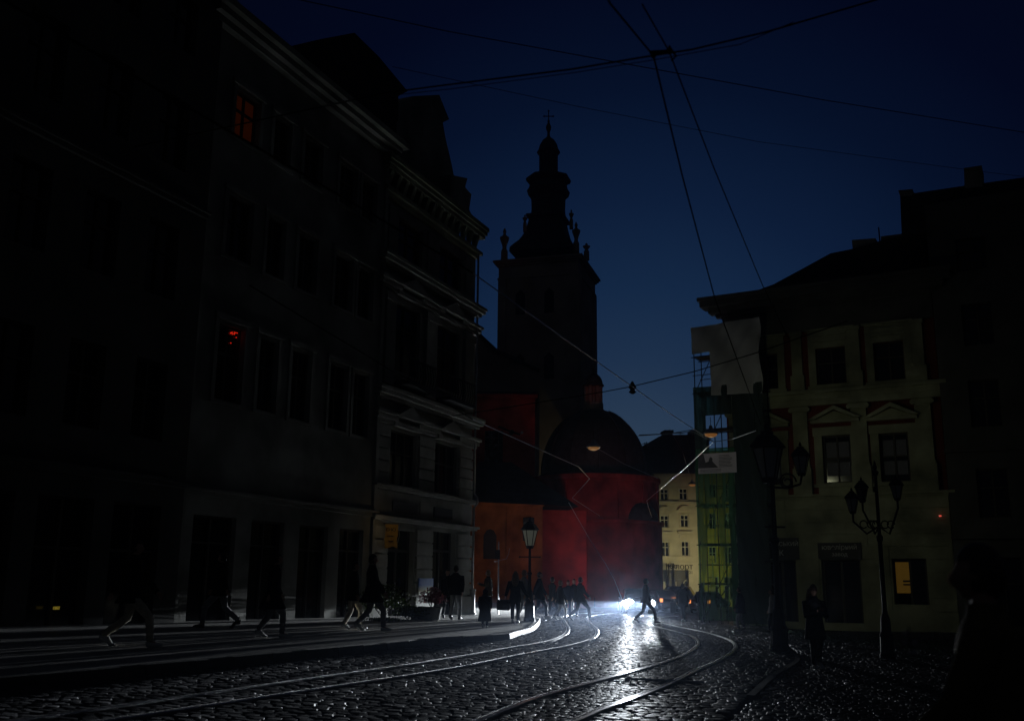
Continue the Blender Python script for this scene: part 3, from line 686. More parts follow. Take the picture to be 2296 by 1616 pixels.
def vase(x, yb, yt, w, parent=tw):
    Y = YD-sw*.35; c = at(x, yb, Y); h = at(x, yt, Y).z-c.z; r_ = w*Y/FPX
    mb = MB(); mb.lathe((c.x, c.y, c.z-1.2), [(r_*.75, 0), (r_*.7, 1.2), (r_*.4, 1.2+h*.12), (r_*.5, 1.2+h*.25), (r_*.95, 1.2+h*.5), (r_, 1.2+h*.6), (r_*.5, 1.2+h*.66), (r_*.25, 1.2+h*.75), (r_*.4, 1.2+h*.85), (r_*.1, 1.2+h)], 10)
    mb.build('stone_vase', 'tower', parent)
vase(1131, 563, 512, 11); vase(1177, 500, 481, 6); vase(1281, 493, 470, 6); vase(1292, 545, 498, 10); vase(1315, 563, 545, 9)
# nave behind the ornate building
mb = MB(); Y = 100
nv = [at(x, y, Y) for x, y in ((960, 700), (1060, 738), (1073, 748), (1113, 788))]
nx = [p.x for p in nv]; nz = [p.z for p in nv]
NF = ((0, Y), (1, 0), (0, -1))
mb.prism(NF, [(nx[0]-6, -.5), (at(1210, 800, Y).x, -.5), (at(1210, 800, Y).x, nz[3]-2.0), (nx[3], nz[3]), (nx[1], nz[1]), (nx[0], nz[0]), (nx[0]-6, nz[0])], 0, -14)
mb.build('nave', 'tower', t)
mb = MB(); mb.tube([(nx[0], Y-.2, nz[0]), (nx[1], Y-.2, nz[1]), (nx[3], Y-.2, nz[3]), (at(1210, 800, Y).x, Y-.2, nz[3]-2.0)], .22, 5)
mb.build('nave_coping', 'roof', t)
# red choir body with tall window
Y = 80; CF = ((at(1040, 900, Y).x, Y), (1, 0), (0, -1))
a1 = fz(CF, 1200, 900)[0]; zt2 = fz(CF, 1100, 884)[1]
wa0, wz0 = fz(CF, 1086, 1040); wa1, wz1 = fz(CF, 1128, 965)
mb = MB(); wallgrid(mb, CF, 0, a1, -.5, zt2, [(wa0, wa1, wz0, wz1)]); shell(mb, CF, 0, a1, -.5, zt2, 18); ch = mb.build('choir', 'church', t)
mb = MB(); mb.box(CF, -.2, a1+.2, 0, .3, zt2-.3, zt2); mb.build('choir_cornice', 'church', ch)
window(CF, ch, (wa0, wa1, wz0, wz1), cols=4, rows=[.25, .5, .75]) if 0 else None
mb = MB()
for k in range(5): a = wa0+(wa1-wa0)*k/4; mb.box(CF, a-.04, a+.04, -.22, -.14, wz0, wz1)
for k in range(6): z = wz0+(wz1-wz0)*k/5; mb.box(CF, wa0, wa1, -.221, -.139, z-.04, z+.04)
w = mb.build('lattice_window', 'frame', ch)
MB().add([FP(CF, wa0, -.2, wz0), FP(CF, wa1, -.2, wz0), FP(CF, wa1, -.2, wz1), FP(CF, wa0, -.2, wz1)], [(0, 1, 2, 3)]).build('pane', 'glass', w)
mb = MB(); zr2 = fz(CF, 1100, 830)[1]
mb.add([FP(CF, -.3, .3, zt2), FP(CF, a1+.3, .3, zt2), FP(CF, a1+.3, -18, zt2), FP(CF, -.3, -18, zt2), FP(CF, -.3, -9, zr2), FP(CF, a1+.3, -9, zr2)], [(0, 1, 5, 4), (1, 2, 5), (2, 3, 4, 5), (3, 0, 4)]); mb.build('choir_roof', 'roof', ch)
# domed chapel
YC = 86; c0 = at(1333, 1100, YC); rad = 140*YC/FPX; zt3 = at(1333, 1062, YC-rad).z
mb = MB(); mb.lathe((c0.x, YC, -.5), [(rad, 0), (rad, zt3+.1), (rad+.25, zt3+.2), (rad+.25, zt3+.55)], 28, math.pi/12); dr = mb.build('chapel_drum', 'church', t)
mb = MB()
for k in range(14):
    a = k*2*math.pi/14+.1; mb.cut().box(((c0.x+rad*math.cos(a), YC+rad*math.sin(a)), (math.cos(a), math.sin(a)), (-math.sin(a), math.cos(a))), -.2, .14, -.3, .3, 6, zt3-.5)
mb.build('drum_pilaster', 'church', dr)
zl = at(1333, 1165, YC-rad-1).z
mb = MB(); mb.lathe((c0.x, YC, -.5), [(rad+.28, 0), (rad+.28, zl+.35), (rad+.5, zl+.45), (rad+.5, zl+.62), (rad+.1, zl+.66)], 28, math.pi/12); mb.build('lower_storey', 'church', dr)
mb = MB(); c1 = at(1435, 1160, YC-rad*.72); 
mb.lathe((c1.x, c1.y, zl+.1), [(1.5, 0), (1.45, .45), (1.2, .95), (.7, 1.35), (.1, 1.5)], 12); mb.build('portal_cap', 'roof', dr)
Rd = 118*YC/FPX; zd0 = zt3+.02; ztop = at(1333, 918, YC).z
mb = MB(); pr_ = [(Rd+.75, zd0)]+[(Rd*math.cos(q), zd0+.5+(ztop-zd0-.5)*math.sin(q)) for q in [R(k*7.5) for k in range(0, 12)]]
mb.lathe((c0.x, YC, 0), pr_, 24)
dm = mb.build('dome', 'copper', t, smooth=True)
mb = MB()
for k in range(12):
    a = k*math.pi/6
    mb.cut().tube([(c0.x+(Rd+.04)*math.cos(R(q))*math.cos(a), YC+(Rd+.04)*math.cos(R(q))*math.sin(a), zd0+.5+(ztop-zd0-.46)*math.sin(R(q))) for q in range(0, 80, 8)], .06, 4)
mb.build('dome_rib', 'copper', dm)
lx = at(1330, 880, YC).x; zz = lambda y: at(1330, y, YC).z; ww = lambda w: w*YC/FPX
mb = MB()
for k in range(8):
    a = k*math.pi/4+math.pi/8; mb.box(((lx+ww(18)*math.cos(a), YC+ww(18)*math.sin(a)), (math.cos(a), math.sin(a)), (-math.sin(a), math.cos(a))), -.15, .12, -.14, .14, zz(915), zz(862))
mb.lathe((lx, YC, 0), [(ww(23), zz(920)), (ww(23), zz(905)), (ww(20), zz(903))], 16); mb.lathe((lx, YC, 0), [(ww(15), zz(905)), (ww(15), zz(866))], 12)
mb.build('dome_lantern', 'tower', dm)
mb = MB(); mb.lathe((lx, YC, 0), [(ww(20), zz(868)), (ww(25), zz(866)), (ww(25), zz(863)), (ww(22), zz(861))]+[(ww(22)*math.cos(R(q)), zz(861)+(zz(837)-zz(861))*math.sin(R(q))) for q in range(10, 90, 12)]+[(ww(1.5), zz(836)), (ww(1), zz(822))], 16); mb.build('lantern_cap', 'copper', dm)
# ochre annex
YA = 70; AF = ((at(1052, 1300, YA).x, YA), (1, .05), (.05, -1))
a1 = fz(AF, 1216, 1200)[0]; a2 = fz(AF, 1262, 1200, -1.2)[0]; z1 = fz(AF, 1150, 1126)[1]
h_ = (fz(AF, 1115, 1280)[0], fz(AF, 1135, 1280)[0], fz(AF, 1120, 1262)[1], fz(AF, 1120, 1215)[1])
mb = MB(); wallgrid(mb, AF, 0, a1, -.5, z1, []); shell(mb, AF, 0, a1, -.5, z1, 7)
for a in (0.02, a1*.5, a1*.69, a1-.4): mb.box(AF, a, a+.38, .002, .12, -.3, z1-.02)
mb.box(AF, -.02, a1+.1, .003, .2, z1-.25, z1-.001); mb.box(AF, 0, a1, .004, .16, -.4, .9)
an = mb.build('annex', 'ochre', t)
mb = MB()
a3 = fz(AF, 1098, 1250)[0]; zc_ = fz(AF, 1098, 1200)[1]
mb.prism(AF, [(a3-.45, zc_-1.6), (a3+.45, zc_-1.6), (a3+.45, zc_), (a3+.25, zc_+.35), (a3, zc_+.45), (a3-.25, zc_+.35), (a3-.45, zc_)], .005, .05); mb.build('niche', 'frame', an)
mb = MB(); a4, a5 = fz(AF, 1172, 1200)[0], fz(AF, 1197, 1200)[0]; mb.box(AF, a4, a5, .126, .2, fz(AF, 1180, 1212)[1], fz(AF, 1180, 1160)[1]); mb.build('notice_case', 'dark', an)
mb = MB(); zr3 = fz(AF, 1100, 1035, -4)[1]
mb.add([FP(AF, -.3, .4, z1), FP(AF, a1+2.5, .4, z1-.25), FP(AF, a1+2.5, -7, z1), FP(AF, -.3, -7, z1), FP(AF, .5, -4, zr3), FP(AF, a1*.6, -4, zr3)], [(0, 1, 5, 4), (1, 2, 5), (2, 3, 4, 5), (3, 0, 4), (0, 3, 2, 1)]); mb.build('annex_roof', 'roof', an)
mb = MB(); mb.box(AF, a1+.01, a1+3.4, -8, -2.6, -.5, z1-.3); mb.build('link_wall', 'church', t)
# ============================================================ SPORT SHOP HOUSE
Y = 97; SF2 = ((at(1468, 1200, Y).x, Y), (math.cos(R(6)), math.sin(R(6))), (math.sin(R(6)), -math.cos(R(6))))
t = thing('sport_shop_building', 'pale yellow town house with a dark shop window and Спорт sign', 'building', (SF2[0][0]+2.5, Y, 0)); t['trimmat'] = 'ysport'
aw = fz(SF2, 1570, 1200)[0]; ztp = fz(SF2, 1500, 1062)[1]
def rect(F, x0, x1, y0, y1, b=0):
    a0, _ = fz(F, x0, (y0+y1)/2, b); a1_, _ = fz(F, x1, (y0+y1)/2, b); _, z0 = fz(F, (x0+x1)/2, y1, b); _, z1_ = fz(F, (x0+x1)/2, y0, b); return (a0, a1_, z0, z1_)
wins = [rect(SF2, *r) for r in ((1484, 1500, 1214, 1247), (1528, 1545, 1213, 1246), (1481, 1499, 1155, 1182), (1526, 1544, 1154, 1181), (1481, 1498, 1096, 1121), (1523, 1541, 1095, 1120))]
shopw = rect(SF2, 1484, 1545, 1277, 1332)
mb = MB(); wallgrid(mb, SF2, 0, aw, -.6, ztp, wins+[shopw]); shell(mb, SF2, 0, aw, -.6, ztp, 10); mb.build('wall', 'ysport', t)
mb = MB()
for y, x1 in ((1248.5, 1555), (1262, 1557), (1126, 1570), (1064, 1572)):
    z = fz(SF2, 1510, y)[1]; mb.cut().box(SF2, 0, fz(SF2, x1, y)[0], .002, .32, z-.1, z+.1)
mb.build('ledge', 'ysport', t)
mb = MB()
for k, h in enumerate(wins):
    a0, a1_, z0, z1_ = h
    mb.cut().box(SF2, a0-.12, a0, .002, .08, z0, z1_+.12); mb.box(SF2, a1_, a1_+.12, .002, .08, z0, z1_+.12); mb.box(SF2, a0, a1_, .002, .08, z1_, z1_+.12)
    if k in (0, 1): mb.box(SF2, a0-.35, a1_+.35, .003, .35, z1_+.75, z1_+.95); mb.box(SF2, a0-.2, a1_+.2, .003, .08, z1_+.2, z1_+.65)
    if k in (2, 3):
        mb.prism(SF2, [(a0-.35, z1_+.45), (a1_+.35, z1_+.45), ((a0+a1_)/2+.3, z1_+.85), ((a0+a1_)/2-.3, z1_+.85)], .003, .3); mb.box(SF2, a0-.4, a1_+.4, .003, .3, z1_+1.1, z1_+1.25)
mb.build('window_surround', 'ysport', t)
for h in wins: window(SF2, t, h, cols=2, rows=[.62], fm='wframe', b=-.12)
a0, a1_, z0, z1_ = shopw
mb = MB(); mb.box(SF2, a0, a1_, -.9, -.85, z0, z1_); w = mb.build('shop_window', 'dark', t)
mb = MB(); am = (a0+a1_)/2
for a in (a0+.02, am-.03, a1_-.08): mb.box(SF2, a, a+.06, -.1, -.04, z0, z1_)
mb.box(SF2, a0, a1_, -.1, -.04, z1_-.9, z1_-.84); mb.build('frame', 'frame', w)
mb = MB(); rs = random.Random(3)
for x, y0, y1, wd in ((1489, 1303, 1320, 4), (1496, 1303, 1318, 3), (1502, 1318, 1330, 4), (1510, 1320, 1332, 3), (1515, 1303, 1320, 2), (1522, 1315, 1333, 4), (1528, 1318, 1332, 5)):
    q0, q1, q2, q3 = rect(SF2, x-wd, x+wd, y0, y1, -.5); mb.cut().tube([FP(SF2, (q0+q1)/2, -.5, q2), FP(SF2, (q0+q1)/2, -.5, q3)], [(q1-q0)/2, (q1-q0)/3], 7)
mb.build('display_goods', 'tan', w)
mb = MB(); c_ = rect(SF2, 1530, 1546, 1303, 1326, -.5)
ang = [R(k*15) for k in range(0, 13)]; mb.tube([FP(SF2, (c_[0]+c_[1])/2+.3*math.cos(q), -.5, c_[2]+.3+.75*math.sin(q)) for q in ang], .06, 5); mb.build('display_arch', 'wframe', w)
a, z = fz(SF2, 1528, 1270); text(SF2, 'Спорт', .78, a-.05, .06, z, 'dletters', t, name='sign_lettering', ext=.03)
a, z = fz(SF2, 1499, 1270); text(SF2, 'Глоб', .68, a+.1, .06, z+.05, 'dletters', t, name='sign_lettering', ext=.03)
a, z = fz(SF2, 1549, 1283); text(SF2, '21', .4, a, .06, z, 'dletters', t, name='house_number', ext=.02)
mb = MB()
for xx in (1494, 1498, 1507, 1510): p = fz(SF2, xx, 1262, .8); q = fz(SF2, xx, 1322, .8); mb.tube([FP(SF2, p[0], .8, q[1]), FP(SF2, p[0], .8, p[1])], .05, 4)
p0 = fz(SF2, 1494, 1268, .8); p1 = fz(SF2, 1510, 1268, .8); mb.tube([FP(SF2, p0[0], .8, p0[1]), FP(SF2, p1[0], .8, p0[1])], .05, 4)
p0 = fz(SF2, 1494, 1282, .8); mb.tube([FP(SF2, p0[0], .8, p0[1]), FP(SF2, p1[0], .8, p0[1])], .05, 4)
mb.tube([FP(SF2, p0[0]+.1, .8, .2), FP(SF2, p0[0]+.1, .8, 2.3)], .05, 4); mb.tube([FP(SF2, p1[0]-.1, .8, .2), FP(SF2, p1[0]-.1, .8, 2.3)], .05, 4)
tag(mb.build('ladder_frame', 'iron'), 'dark tall frame standing before the left half of the shop sign', 'frame')
# roof with chimneys
zc2 = lambda x, y: fz(SF2, x, y, -1)
mb = MB(); r_ = [zc2(x, y) for x, y in ((1425, 1064), (1580, 1064), (1580, 978), (1475, 980), (1467, 1003), (1425, 1007))]
mb.prism(SF2, r_, .5, -8); rf = mb.build('roof', 'roof', t)
mb = MB(); mb.prism(SF2, [zc2(x, y) for x, y in ((1492, 985), (1508, 985), (1508, 967), (1492, 967))], -1, -2.4); mb.prism(SF2, [zc2(x, y) for x, y in ((1489, 969), (1510, 969), (1510, 964), (1489, 964))], -.9, -2.5)
mb.cut().prism(SF2, [zc2(x, y) for x, y in ((1550, 982), (1560, 982), (1560, 964), (1550, 964))], -1, -2.4); mb.build('chimney', 'stucco2', rf)
mb = MB()
for x, yb, yt in ((1446, 1006, 992), (1450, 1006, 990), (1526, 980, 968)):
    p, q = zc2(x, yb), zc2(x, yt); mb.cut().tube([FP(SF2, p[0], -1, p[1]-.3), FP(SF2, p[0], -1, q[1])], .04, 4); mb.tube([FP(SF2, p[0]-.3, -1, q[1]-.15), FP(SF2, p[0]+.3, -1, q[1]-.15)], .03, 4)
mb.build('antenna', 'iron', rf)
# yellow house to the right of it, behind the scaffold
t = thing('yellow_building', 'bright yellow house seen through the green scaffold netting', 'building', (aw+SF2[0][0]+4, Y+1, 0)); t['trimmat'] = 'yellow'
a0 = aw+.02; a1_ = fz(SF2, 1700, 1200)[0]; zty = fz(SF2, 1600, 1010)[1]
wn = [rect(SF2, *r) for r in ((1590, 1606, 1225, 1262), (1625, 1641, 1225, 1262), (1590, 1606, 1150, 1185), (1625, 1641, 1150, 1185), (1590, 1606, 1085, 1115), (1625, 1641, 1085, 1115))]
ar = [rect(SF2, *r) for r in ((1588, 1612, 1292, 1345), (1624, 1648, 1292, 1345))]
mb = MB(); wallgrid(mb, SF2, a0, a1_, -.6, zty, wn+ar); shell(mb, SF2, a0, a1_, -.6, zty, 10); mb.build('wall', 'yellow', t)
mb = MB()
for y in (1273, 1205, 1135, 1020): z = fz(SF2, 1600, y)[1]; mb.cut().box(SF2, a0, a1_, .002, .3, z-.1, z+.1)
mb.cut()
for k in range(9): z = .5+k*.42; mb.box(SF2, a0+.02, a0+1.3, .002, .05, z, z+.36)
mb.build('ledge', 'yellow', t)
for h in wn+ar: window(SF2, t, h, fm='wframe', b=-.12)
# ============================================================ RIGHT PALACE
_b = R(90+29.2); FRu = (math.sin(_b), math.cos(_b)); FR = ((12.6, 50.), FRu, (FRu[1], -FRu[0]))
t = thing('palace_building', 'old town palace with cream window frames and pediments on red walls', 'building', (*FP(FR, 4, 0, 0)[:2], 0)); t['trimmat'] = 'trim'
a_l, a_r = -1.7, 8.55
wl = [(-.1, 1.0, 6.35, 8.6), (3.08, 4.38, 6.35, 8.65), (5.72, 7.0, 6.3, 8.6)]
wu = [(-.1, 1.05, 11.2, 13.0), (3.0, 4.4, 11.2, 13.05), (5.75, 7.1, 11.15, 13.05)]
dr_ = [(.1, 1.5, -.2, 2.7), (2.7, 4.5, -.2, 2.7), (5.9, 7.4, .7, 2.75)]
mb = MB(); wallgrid(mb, FR, a_l, a_r, 5.6, 14.0, wl+wu, b=0); shell(mb, FR, a_l, a_r, 5.8, 16.0, 14)
mb.build('wall', 'redwall', t)
mb = MB(); wallgrid(mb, FR, a_l, a_r+.02, -1, 5.6, dr_, b=.12, rev=.4); shell(mb, FR, a_l, a_r+.02, -1, 5.6, 13, b=.12); mb.build('ground_floor_wall', 'trim', t)
mb = MB(); z = .4
while z < 5.5:
    cuts = [(a_l+.02, dr_[0][0]-.1), (dr_[0][1]+.1, dr_[1][0]-.1), (dr_[1][1]+.1, dr_[2][0]-.1), (dr_[2][1]+.1, a_r)] if z < 2.9 else [(a_l+.02, 1.1), (1.12, 4.9), (4.92, a_r)]
    for p, q in cuts: mb.cut().box(FR, p, q, .121, .16, z+.02, z+.56)
    z += .58
mb.build('rusticated_course', 'trim', t)
mb = MB(); cornice(mb, FR, a_l, a_r, 5.6, [(0, .1, .22), (.1, .22, .32)]); mb.build('string_course', 'trim', t)
mb = MB()
for a in (2.05, 4.85, 7.75, -1.2):
    mb.cut().box(FR, a-.36, a+.36, .003, .14, 7.2, 9.9); mb.box(FR, a-.45, a+.45, .003, .26, 5.83, 7.1); mb.box(FR, a-.4, a+.4, .003, .2, 7.1, 7.25)
    mb.box(FR, a-.45, a+.45, .003, .22, 9.9, 10.15); mb.tube([FP(FR, a-.42, .24, 10.0), FP(FR, a-.42, .0, 10.0)], .12, 8); mb.tube([FP(FR, a+.42, .24, 10.0), FP(FR, a+.42, .0, 10.0)], .12, 8)
    mb.cut().box(FR, a-.26, a+.26, .003, .13, 11.7, 14.0); mb.box(FR, a-.34, a+.34, .003, .2, 10.95, 11.75); mb.box(FR, a-.32, a+.32, .003, .18, 13.8, 14.0)
mb.build('pilaster', 'trim', t)
mb = MB(); cornice(mb, FR, a_l, a_r, 10.18, [(0, .32, .12), (.32, .6, .17), (.6, .78, .34)]); mb.build('entablature', 'trim', t)
mb = MB()
for h in wl:
    a0, a1_, z0, z1_ = h; am = (a0+a1_)/2; hw = (a1_-a0)/2
    mb.cut().box(FR, a0-.4, a0-.02, .003, .12, z0-.05, z1_); mb.box(FR, a1_+.02, a1_+.4, .003, .12, z0-.05, z1_); mb.box(FR, a0-.45, a1_+.45, .003, .13, z1_+.002, z1_+.42)
    mb.box(FR, a0-.5, a1_+.5, .003, .3, z1_+.62, z1_+.78)
    mb.prism(FR, [(a0-.62, z1_+.8), (a0-.3, z1_+.8), (am, z1_+1.25), (a1_+.3, z1_+.8), (a1_+.62, z1_+.8), (am, z1_+1.45)], .003, .34)
    mb.prism(FR, [(a0-.3, z1_+.8), (a1_+.3, z1_+.8), (am, z1_+1.2)], .003, .1)
    mb.box(FR, a0-.5, a1_+.5, .003, .2, z0-.2, z0-.05); mb.box(FR, a0-.3, a1_+.3, .003, .1, 5.83, z0-.2)
for h in wu:
    a0, a1_, z0, z1_ = h
    mb.cut().box(FR, a0-.38, a0-.02, .003, .1, z0-.05, z1_+.9); mb.box(FR, a1_+.02, a1_+.38, .003, .1, z0-.05, z1_+.9); mb.box(FR, a0-.02, a1_+.02, .003, .1, z1_+.002, z1_+.9)
    mb.box(FR, a0-.1, a1_+.1, .101, .16, z1_+.3, z1_+.42); mb.box(FR, a0-.1, a1_+.1, .101, .16, z1_+.6, z1_+.7); mb.box(FR, a0-.5, a1_+.5, .003, .2, z1_+.9, z1_+1.0)
    mb.box(FR, a0-.45, a1_+.45, .003, .18, z0-.22, z0-.05)
mb.build('window_surround', 'trim', t)
mb = MB(); mb.box(FR, a_l, a_r, 0, .1, 14.01, 15.2); mb.cut(); cornice(mb, FR, a_l, a_r, 15.2, [(0, .2, .3), (.2, .5, .6), (.5, .8, .95), (.8, 1.0, 1.05)]); mb.build('cornice', 'stucco3', t)
for h in wl: window(FR, t, h, cols=2, rows=[.53], fm='frame', b=-.15, curtain=True)
for h in wu: window(FR, t, h, cols=2, rows=[.6], b=-.2)
rfp = [fz(FR, x, y, -1.0) for x, y in ((1600, 672), (1700, 650), (1735, 637), (1800, 602), (1862, 568), (1912, 558), (1975, 540), (2030, 528), (2060, 520), (2110, 700))]
zb = 15.9
mb = MB(); mb.prism(FR, [(a_l-.9, zb), (rfp[1][0], rfp[1][1])]+rfp[2:9]+[(a_r, zb)], -1, -9)
mb.add([FP(FR, a_l-.9, 1, 16.2), FP(FR, a_r+.3, 1, 16.2), FP(FR, a_r+.3, -1, rfp[2][1]-.2), FP(FR, rfp[2][0], -1, rfp[2][1]), FP(FR, rfp[1][0], -1, rfp[1][1])], [(0, 1, 2, 3, 4)])
rf = mb.build('roof', 'roof', t)
for pts in (((1912, 562), (1963, 552), (1963, 534), (1910, 538)), ((1975, 552), (2024, 545), (2024, 524), (1975, 530))):
    mb = MB(); mb.prism(FR, [fz(FR, x, y, -1.2) for x, y in pts], -1.2, -2.4); mb.build('chimney', 'stucco2', rf)
p, q = fz(FR, 1973, 540, -1.2), fz(FR, 1970, 510, -1.2); MB().tube([FP(FR, p[0], -1.2, p[1]-.4), FP(FR, q[0], -1.2, q[1])], .035, 4).build('antenna', 'iron', rf)
# ground floor shop fronts and signs
for k, h in enumerate(dr_):
    a0, a1_, z0, z1_ = h; mb = MB()
    for p, q in ((a0, a0+.1), (a1_-.1, a1_), ((a0+a1_)/2-.05, (a0+a1_)/2+.05)): mb.box(FR, p, q, -.2, -.1, z0, z1_)
    mb.box(FR, a0+.1, a1_-.1, -.19, -.11, z1_-.1, z1_); w = mb.build('shop_front', 'frame', t)
    am = (a0+a1_)/2
    if k == 2:
        MB().box(FR, a0+.1, am+.02, -.17, -.16, z0+.5, z1_-.15).build('lit_pane', 'wlit2', w); MB().box(FR, am+.05, a1_-.1, -.17, -.16, z0, z1_-.1).build('pane', 'glass', w)
        mb = MB(); mb.box(FR, am-.35, am+.05, -.14, -.12, z0+.85, z0+.92); mb.box(FR, am-.35, am+.05, -.14, -.12, z0+1.0, z0+1.08); mb.build('window_bar', 'dark', w)
    else:
        MB().box(FR, a0+.1, a1_-.1, -.17, -.16, z0, z1_-.1).build('pane', 'glass', w)
mb = MB(); mb.box(FR, -.1, 1.7, .165, .22, 2.75, 3.75); s = mb.build('signboard', 'sign'); tag(s, 'dark signboard ending in СЬКИЙ above the leftmost palace door', 'sign')
text(FR, 'ЛЬВІВСЬКИЙ', .27, .8, .225, 3.45, 'letters', s, name='lettering'); text(FR, 'К', .36, .85, .225, 3.02, 'letters', s)
mb = MB(); mb.box(FR, 2.6, 4.6, .165, .22, 2.75, 3.5); s = mb.build('signboard', 'sign'); tag(s, 'dark signboard reading ювелірний завод above the middle palace door', 'sign')
text(FR, 'ювелірний', .32, 3.6, .225, 3.28, 'letters', s); text(FR, 'завод', .26, 3.6, .225, 2.95, 'letters', s)
# --- dark taller house at the right edge
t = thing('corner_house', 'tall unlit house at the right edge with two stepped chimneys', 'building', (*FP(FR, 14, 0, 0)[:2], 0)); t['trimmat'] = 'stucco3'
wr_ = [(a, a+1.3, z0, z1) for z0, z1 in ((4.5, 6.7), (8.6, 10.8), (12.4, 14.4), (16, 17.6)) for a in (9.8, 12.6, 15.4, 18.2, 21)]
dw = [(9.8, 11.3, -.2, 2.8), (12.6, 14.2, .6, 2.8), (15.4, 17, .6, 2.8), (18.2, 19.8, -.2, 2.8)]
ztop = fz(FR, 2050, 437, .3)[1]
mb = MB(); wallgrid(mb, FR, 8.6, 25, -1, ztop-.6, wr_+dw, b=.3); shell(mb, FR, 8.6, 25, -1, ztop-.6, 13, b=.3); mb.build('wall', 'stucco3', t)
mb = MB(); mb.prism(FR, [fz(FR, x, y, -.3) for x, y in ((2022, 530), (2018, 436), (2045, 434), (2160, 417), (2296, 398), (2400, 385), (2400, 480))], -.3, -8); mb.build('roof', 'roof', t)
for pts in (((2018, 440), (2046, 438), (2046, 424), (2014, 427)), ((2163, 422), (2203, 418), (2201, 371), (2161, 377))):
    mb = MB(); mb.prism(FR, [fz(FR, x, y, -.28) for x, y in pts], -.28, -1.6); mb.build('chimney', 'stucco2', t)
mb = MB(); cornice(mb, FR, 8.7, 24.8, 3.6, [(0, .15, .15)], b=.3); mb.cut(); cornice(mb, FR, 8.7, 24.8, 7.5, [(0, .15, .15)], b=.3); mb.build('string_course', 'stucco3', t)
for h in wr_+dw: window(FR, t, h, b=.1)
a, z = fz(FR, 2108, 1156, .35); mb = MB(); mb.ball(FP(FR, a, .38, z), .022, 6, 4); mb.box(FR, a-.05, a+.05, .3, .36, z-.03, z+.03)
tt_ = mb.build('alarm_light', 'redled', t)
#%%PART3
# ============================================================ SCAFFOLD
sb = 1.5
t = thing('scaffolding', 'tall tube scaffolding wrapped in green netting at the palace corner', 'scaffolding', (*FP(FR, -1.5, 1, 0)[:2], -.4))
s0 = fz(FR, 1562, 1000, sb)[0]; s1 = fz(FR, 1719, 1150, sb)[0]; sm = fz(FR, 1652, 1150, sb)[0]; ztt = fz(FR, 1560, 745, sb)[1]
mb = MB(); n = 0
ups = [s0, s0+(sm-s0)*.5, sm, (sm+s1)/2, s1]
lv = [1.9*k-.4 for k in range(0, 9) if 1.9*k-.4 < ztt]
for a in ups:
    for b in (.35, sb): mb.tube([FP(FR, a, b, -.6), FP(FR, a, b, ztt-.1)], .028, 5)
for z in lv[1:]:
    for b in (.35, sb):
        mb.tube([FP(FR, s0-.15, b, z), FP(FR, s1+.15, b, z)], .026, 5); mb.tube([FP(FR, s0-.1, b, z+.95), FP(FR, s1+.1, b, z+.95)], .02, 4)
    for a in ups: mb.tube([FP(FR, a, .3, z), FP(FR, a, sb+.05, z)], .024, 4)
mb.build('tube_frame', 'iron', t)
mb = MB()
for k in range(len(lv)-1):
    for i in range(0, 4):
        if (i+k) % 2: continue
        mb.tube([FP(FR, ups[i], sb+.03, lv[k]), FP(FR, ups[i+1], sb+.03, lv[k+1])], .022, 4)
    if k in (0,): mb.tube([FP(FR, s0+.4, sb+.06, .2), FP(FR, sm+.2, sb+.06, 2.3)], .03, 4)
mb.build('diagonal_brace', 'iron', t)
mb = MB()
for z in lv[1:]: mb.cut().box(FR, s0, s1, .4, sb-.1, z+.03, z+.08)
mb.build('plank_deck', 'brown', t)
mb = MB()
def netplane(a0, a1, b, z0, z1, na=14, nz=40, amp=.05, rag=0):
    vs = []; m = MB()
    for i in range(nz+1):
        for j in range(na+1):
            a = a0+(a1-a0)*j/na; z = z0+(z1-z0)*i/nz
            if rag and j == na: a += rag*math.sin(i*1.3)
            vs.append(FP(FR, a, b+amp*math.sin(a*4+z*1.1)+amp*.5*math.sin(z*2.3+a*9), z))
    m.add(vs, [(i*(na+1)+j, i*(na+1)+j+1, (i+1)*(na+1)+j+1, (i+1)*(na+1)+j) for i in range(nz) for j in range(na)]); return m
zhole = fz(FR, 1615, 1005, sb)[1]; ztarp = fz(FR, 1620, 882, sb)[1]
netplane(s0-.05, sm, sb+.14, -.2, zhole, rag=.03).build('green_net', 'net', t)
znet = fz(FR, 1600, 931, sb)[1]; ah0 = fz(FR, 1586, 960, sb)[0]
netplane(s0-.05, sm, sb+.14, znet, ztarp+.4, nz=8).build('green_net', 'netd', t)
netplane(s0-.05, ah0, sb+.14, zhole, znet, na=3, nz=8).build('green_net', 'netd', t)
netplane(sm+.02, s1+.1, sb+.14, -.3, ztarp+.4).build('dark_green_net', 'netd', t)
# white tarpaulin with its cut-away corner
zt1 = fz(FR, 1600, 733, sb)[1]; zc1 = fz(FR, 1575, 795, sb)[1]
zt1 = fz(FR, 1555, 735, sb+.2)[1]; ac_ = fz(FR, 1592, 840, sb+.2)[0]; ar_ = fz(FR, 1705, 800, sb+.2)[0]; al_ = fz(FR, 1550, 760, sb+.2)[0]
m = MB(); na, nz = 26, 26; vs = []; fs = []
zlo = fz(FR, 1650, 880, sb+.2)[1]
for i in range(nz+1):
    for j in range(na+1):
        a = al_+(ar_-al_)*j/na+.07*math.sin(i*.35)*(j == na); z = zlo+(zt1+.18*(j/na)-zlo)*i/nz-.12*(j/na)*(1-i/nz)
        vs.append(FP(FR, a, sb+.2+.05*math.sin(a*3+z*2)+.03*math.sin(a*7-z*5), z))
for i in range(nz):
    for j in range(na):
        a = al_+(ar_-al_)*(j+.5)/na; z = zlo+(zt1-zlo)*(i+.5)/nz
        if a < ac_ and z < zc1: continue
        fs.append((i*(na+1)+j, i*(na+1)+j+1, (i+1)*(na+1)+j+1, (i+1)*(na+1)+j))
